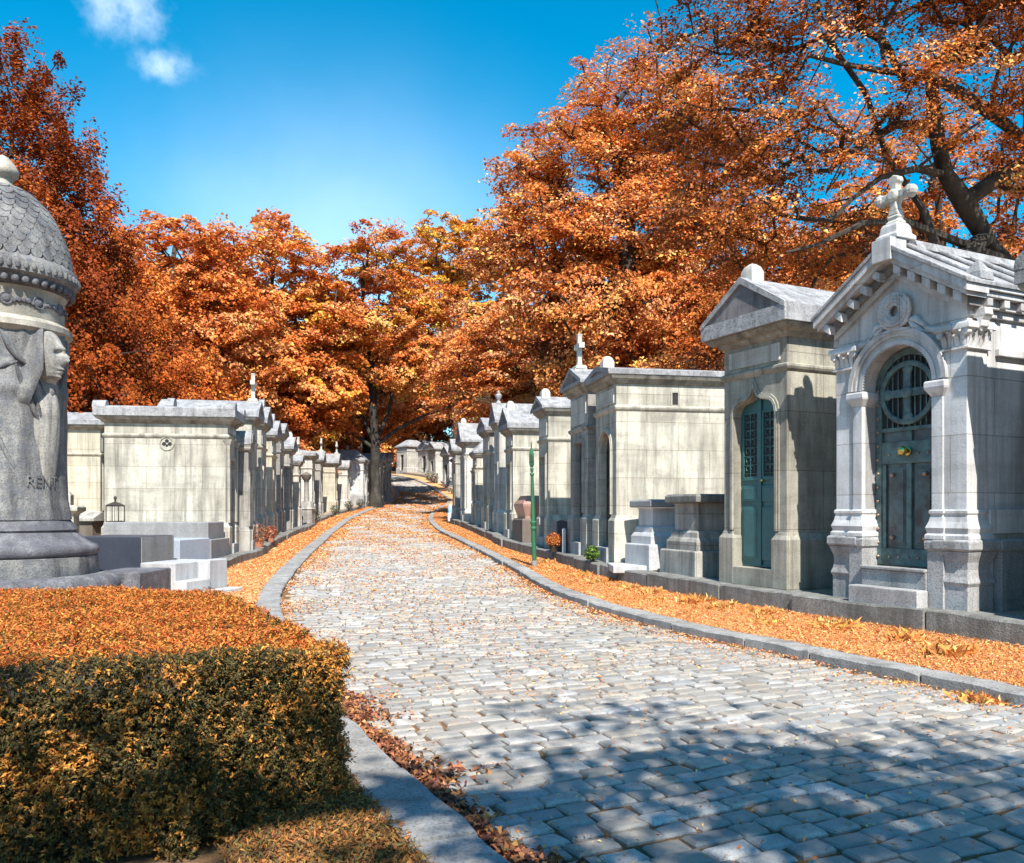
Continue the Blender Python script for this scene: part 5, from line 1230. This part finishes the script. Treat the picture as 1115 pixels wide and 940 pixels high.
# ------------------------------------------------------------------ hedge
def hedge():
    P0, P1, P2, P3, PM = [Vector(p) for p in ((-.90, 4.40), (-2.72, 7.62), (-7.4, 8.2), (-5.2, 2.7), (-1.42, 3.56))]
    H = .86; z0 = .09
    rt = thing('hedge', 'clipped yew hedge with orange top and dark green-orange sides at the near left', 'hedge', (0, 0, 0))
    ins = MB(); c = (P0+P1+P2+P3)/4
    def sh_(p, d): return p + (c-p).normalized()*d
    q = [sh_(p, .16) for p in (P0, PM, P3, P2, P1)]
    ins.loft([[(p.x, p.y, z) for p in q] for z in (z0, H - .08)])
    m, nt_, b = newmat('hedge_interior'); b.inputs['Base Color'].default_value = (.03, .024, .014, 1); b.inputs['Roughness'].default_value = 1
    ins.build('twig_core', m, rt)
    g = np.random.default_rng(5)
    def bump(x, y): return .025*np.sin(x*3.1 + y*1.7) + .02*np.sin(x*6.3 - y*4.1) + .018*np.sin(y*9 + x*2)
    def hz(x, y): return H + .09*np.clip((4.4 - y)/.9, 0, 1) + bump(x, y)*.6
    Vs = []; Cs = []
    def face(a, b_, n, ga):
        t = g.random(n); d = (b_-a); HH = hz(a.x + d.x*t, a.y + d.y*t); z = z0 + g.random(n)**.9*(HH - z0)
        nrm = Vector((d.y, -d.x)).normalized()
        if nrm.dot(Vector(((a+b_)/2)) - c) < 0: nrm = -nrm
        dep = -np.abs(g.normal(size=n))*.05 + .03*np.sin(t*31 + z*9) + .02*np.sin(t*67 - z*17) + .012*g.normal(size=n)
        # rounded lip at the top and slightly narrower foot
        dep -= .035*np.clip((z - HH + .06)/.06, 0, 1)**2 + .05*np.clip((.25 - z)/.25, 0, 1)
        P = np.stack([a.x + d.x*t + nrm.x*dep, a.y + d.y*t + nrm.y*dep, z], 1)
        return P, np.array([nrm.x, nrm.y, .25])
    def sprigs(P, nv, k, size, pal, pr, upb):
        n = len(P); ax = unit(np.asarray(nv)[None, :]*.9 + g.normal(size=(n, 3))*.55 + np.array([[0, 0, upb]]))
        ci = g.choice(len(pal), n, p=pr); cl = np.array(pal)[ci]
        P_ = np.repeat(P, k, 0); A = np.repeat(ax, k, 0); s_ = np.tile(np.linspace(0, 1, k), n)
        side = unit(np.cross(A, g.normal(size=(n*k, 3))))
        td = unit(A*.7 + side*.8)
        Pc = P_ + A*(s_[:, None]*size*1.3) + td*size*.35
        S = size*(.75 + .5*g.random(n*k))
        V = leafquads(Pc, S, .1, .34, bias=np.asarray(nv)[None, :]*.8, fold=.05, tdir=td*3, g=g)
        Vs.append(V); Cs.append(tints(n*k, cl[np.repeat(np.arange(n), k)], .28, .12, g))
    OL, DG, GO, OG, RD = (.12,.085,.028), (.06,.052,.022), (.44,.19,.04), (.62,.26,.06), (.52,.125,.03)
    def front(P, nv):
        pn = np.sin(P[:, 0]*4.3 + P[:, 2]*5.1 + 1.3) + np.sin(P[:, 0]*9.1 - P[:, 2]*11.7) + .8*np.sin(P[:, 0]*17 + P[:, 2]*23)
        hi = pn > .85
        sprigs(P[~hi], nv, 7, .021, [OL, DG, GO, OG], [.42, .38, .15, .05], .2)
        sprigs(P[hi], nv, 7, .023, [OL, DG, GO, OG], [.2, .12, .34, .34], .3)
    P, nv = face(P3, PM, 26000, 0); front(P, nv)
    P, nv = face(PM, P0, 11000, 0); front(P, nv)
    P, nv = face(P0, P1, 8500, 0); sprigs(P, nv, 6, .03, [OL, DG, GO, OG], [.25, .15, .3, .3], .2)
    # the clipped top
    n = 40000; u, v = g.random(n), g.random(n)**.85
    A = np.array([P0.x, P0.y]); B = np.array([P1.x, P1.y]); C_ = np.array([P2.x, P2.y]); D_ = np.array([P3.x, P3.y])
    xy = (A*(1-u)[:, None] + D_*u[:, None])*(1-v)[:, None] + (B*(1-u)[:, None] + C_*u[:, None])*v[:, None]
    e_ = (np.array([PM.x, PM.y]) - D_); w_ = (1-v)*.5*(1 - np.abs(2*np.clip((xy[:, 0] - D_[0])/(A[0] - D_[0]), 0, 1) - 1)); xy = xy + w_[:, None]*(np.array([PM.x, PM.y]) - (A + D_)/2)*.3
    P = np.column_stack([xy, hz(xy[:, 0], xy[:, 1]) - .03 - np.abs(g.normal(size=n))*.02 + .02*g.random(n)])
    pn = np.sin(P[:, 0]*3.1 + P[:, 1]*4.3) + np.sin(P[:, 0]*7.7 - P[:, 1]*6.1) + .7*np.sin(P[:, 0]*15 + P[:, 1]*13)
    hi = pn > -.3
    sprigs(P[hi], (0, 0, 1), 6, .026, [RD, OG, GO, OL], [.42, .36, .17, .05], .3)
    sprigs(P[~hi], (0, 0, 1), 6, .025, [RD, OG, GO, OL], [.46, .18, .20, .16], .3)
    quads('foliage', np.concatenate(Vs), np.concatenate(Cs), M['leaf'], rt)
hedge()

# ------------------------------------------------------------------ fallen leaves and grass
def scatter(name, label, cat, P, S, cols, mat='litter', up=1.6, asp=.6, tdir=None, var=.28, fold=.15):
    n = len(P); ci = rng.integers(0, len(cols), n)
    o = quads(name, leafquads(P, S, up, asp, fold=fold, tdir=tdir), tints(n, np.array(cols)[ci], var), M[mat])
    tag(o, label, cat, kind='stuff'); return o
LT = [(.76,.33,.11), (.70,.25,.075), (.78,.42,.20), (.60,.19,.06), (.74,.38,.2)]
def strip_pts(n, y0, y1, fa, fb, fz, pw=2.0):
    y = y0 + (y1-y0)*rng.random(n)**pw; t = rng.random(n)
    a, b = fa(y), fb(y); return np.column_stack([a + (b-a)*t, y, fz(y, t) + .012 + .02*rng.random(n)])
# right verge
P = strip_pts(120000, 5.5, 60, lambda y: XR(y) + .27, lambda y: XE(y), lambda y, t: zg(y) + .115 + t*(ZR(y) - .24 - zg(y) - .115))
scatter('fallen_leaves', 'orange leaf litter covering the verge along the right kerb', 'leaves', P, .010 + .0022*P[:, 1]*rng.random(len(P)) + .012*rng.random(len(P)), LT, asp=.4)
P = strip_pts(40000, 6, 60, lambda y: XL(y) - .36, lambda y: np.where(y > 13.4, XLE(y), XL(y) - 1.6), lambda y, t: zg(y) + .09 + t*np.where(y > 13.4, ZL(y) - .2 - zg(y) - .09, .04), 1.5)
scatter('fallen_leaves', 'orange leaf litter covering the pavement along the left kerb', 'leaves', P, .02 + .0026*P[:, 1]*rng.random(len(P)), LT, asp=.45)
# road: sparse in the middle, thick along the edges
n = 80000; y = 2.6 + 75*rng.random(n)**1.6; e = rng.random(n)
side = rng.random(n)
t = np.where(side < .22, .12*e**1.8, np.where(side < .42, 1 - .10*e**1.8, e))
x = XL(y) + t*(XR(y) - XL(y))
keep = (rng.random(n) < np.clip((y - 3)/7, .4, 1)) & ((np.sin(x*2.3 + y*.9) + np.sin(x*1.1 - y*1.7 + 2) + rng.normal(size=n)*.8) > -.5)
P = np.column_stack([x, y, zg(y) + .03 + .012*rng.random(n)])[keep]
scatter('fallen_leaves', 'small orange leaves strewn over the cobbles', 'leaves', P, (.019 + .0017*P[:, 1])*(.5 + .9*rng.random(len(P))), LT, var=.25, asp=.45)
# brown curled leaves heaped along the near left kerb
n = 3400; y = 2.9 + 4.6*rng.random(n); cl_ = .5 + .5*np.sin(y*4.1) + .35*np.sin(y*9.3)
x = XL(y) + .02 + np.abs(rng.normal(size=n))*.12*(.45 + np.clip(cl_, 0, 1.4))
P = np.column_stack([x, y, zg(y) + .03 + .05*rng.random(n)*np.clip(1 - (x - XL(y))/.5, .2, 1)])
scatter('dead_leaves', 'brown curled dead leaves heaped along the near left kerb', 'leaves', P, .03 + .04*rng.random(n), [(.24,.09,.05), (.17,.065,.04), (.36,.14,.06), (.11,.05,.035), (.46,.2,.08)], up=.35, asp=.45, fold=.35)
# dry grass blades on verges, and tufts by the ledge
def blades(name, label, P, h, cols, lean=.5):
    n = len(P); d = unit(np.column_stack([rng.normal(size=n)*lean, rng.normal(size=n)*lean, np.ones(n)])); h = np.asarray(h)[:, None]
    s = unit(np.cross(d, rng.normal(size=(n, 3))))*(.001 + h*.014)
    mid = P + d*h*.6; tip = P + d*h + np.column_stack([rng.normal(size=n), rng.normal(size=n), -np.abs(rng.normal(size=n))])*h*.22
    V = np.stack([P - s, P + s, mid + s*.8, tip], 1)
    ci = rng.integers(0, len(cols), n)
    o = quads(name, V, tints(n, np.array(cols)[ci], .25), M['litter'])
    if label: tag(o, label, 'grass', kind='stuff')
    return o
DG_ = [(.76,.33,.10), (.68,.24,.06), (.78,.44,.18), (.52,.26,.08)]
P = strip_pts(26000, 6, 32, lambda y: XR(y) + .3, lambda y: XE(y) - .02, lambda y, t: zg(y) + .10 + t*(ZR(y) - .24 - zg(y) - .115), 1.8)
blades('dry_grass', 'short dry orange grass on the right verge', P, .02 + .045*rng.random(len(P)), DG_, .9)
P = strip_pts(16000, 2.8, 5.2, lambda y: XL(y) - .36, lambda y: XL(y) - 1.25 , lambda y, t: zg(y) + .09 + 0*t, 1.0)
blades('verge_grass', 'thin orange-green grass between the hedge and the near kerb', P, (.012 + .035*rng.random(len(P))), [(.38,.17,.045), (.24,.15,.045), (.32,.12,.035), (.14,.12,.05)], .9)
P = strip_pts(4000, 2.8, 5.0, lambda y: XL(y) - .38, lambda y: XL(y) - 1.1, lambda y, t: zg(y) + .085 + 0*t, 1.0)
scatter('fallen_leaves', 'leaf scraps in the grass beside the near kerb', 'leaves', P, .02 + .03*rng.random(len(P)), [(.36,.15,.05), (.24,.12,.06)])
tuft_protos = None
spots = [(8.05, .55, .24), (8.75, .8, .2), (9.6, .78, .22), (10.2, .55, .16), (10.7, .85, .2), (11.4, .8, .2), (12.0, .86, .24), (12.5, .6, .16), (13.1, .85, .22), (13.7, .8, .2), (14.6, .8, .2), (15.6, .85, .2), (17.0, .85, .18), (18.4, .9, .22), (7.3, .9, .14), (6.8, .04, .16), (7.4, .05, .1)]
labels = ['dry orange grass tuft in front of the ornate tomb steps', 'spiky golden grass tuft below the ornate tomb plinth', 'golden leafy tuft before the gap beside the green-door tomb', 'low orange tuft mid verge near the green-door tomb', 'orange tuft under the green-door tomb step',
          'reddish tuft at the ledge under the green door', 'leafy orange tuft at the ledge joint left of the green door', 'small orange tuft mid verge by the altar tombs', 'brown-orange tuft under the dark altar tomb', 'orange tuft under the white altar tomb', 'orange tuft at the ledge by the flat white slab', 'orange tuft at the ledge before the arched door',
          'small tuft at the ledge before the cross-topped mausoleum', 'orange weed tuft right of the green post', 'low orange weeds at the ledge near the right edge of view', 'spiky orange weed tuft growing at the foot of the near right kerb', 'small orange weed tuft beside the spiky one at the kerb']
for (y, t, h), lab in zip(spots, labels):
    h *= .72
    a, b_ = float(XR(y)) + .27, float(XE(y)) - .04
    if t < .2: x = float(XR(y)) - .08; z = float(zg(y)) + .01
    else: x = a + (b_-a)*t; z = float(zg(y)) + .1 + t*(float(ZR(y)) - .24 - float(zg(y)) - .115)
    n = 420; r = .16; Pp = np.column_stack([rng.normal(size=n)*r*.6, rng.normal(size=n)*r*.6, np.zeros(n)])
    o = blades('grass_tuft', None, Pp, h*(.5 + .6*rng.random(n)), DG_, .75); o.location = (x, y, z - .01); tag(o, lab, 'grass tuft', 'grass tufts on the right verge')
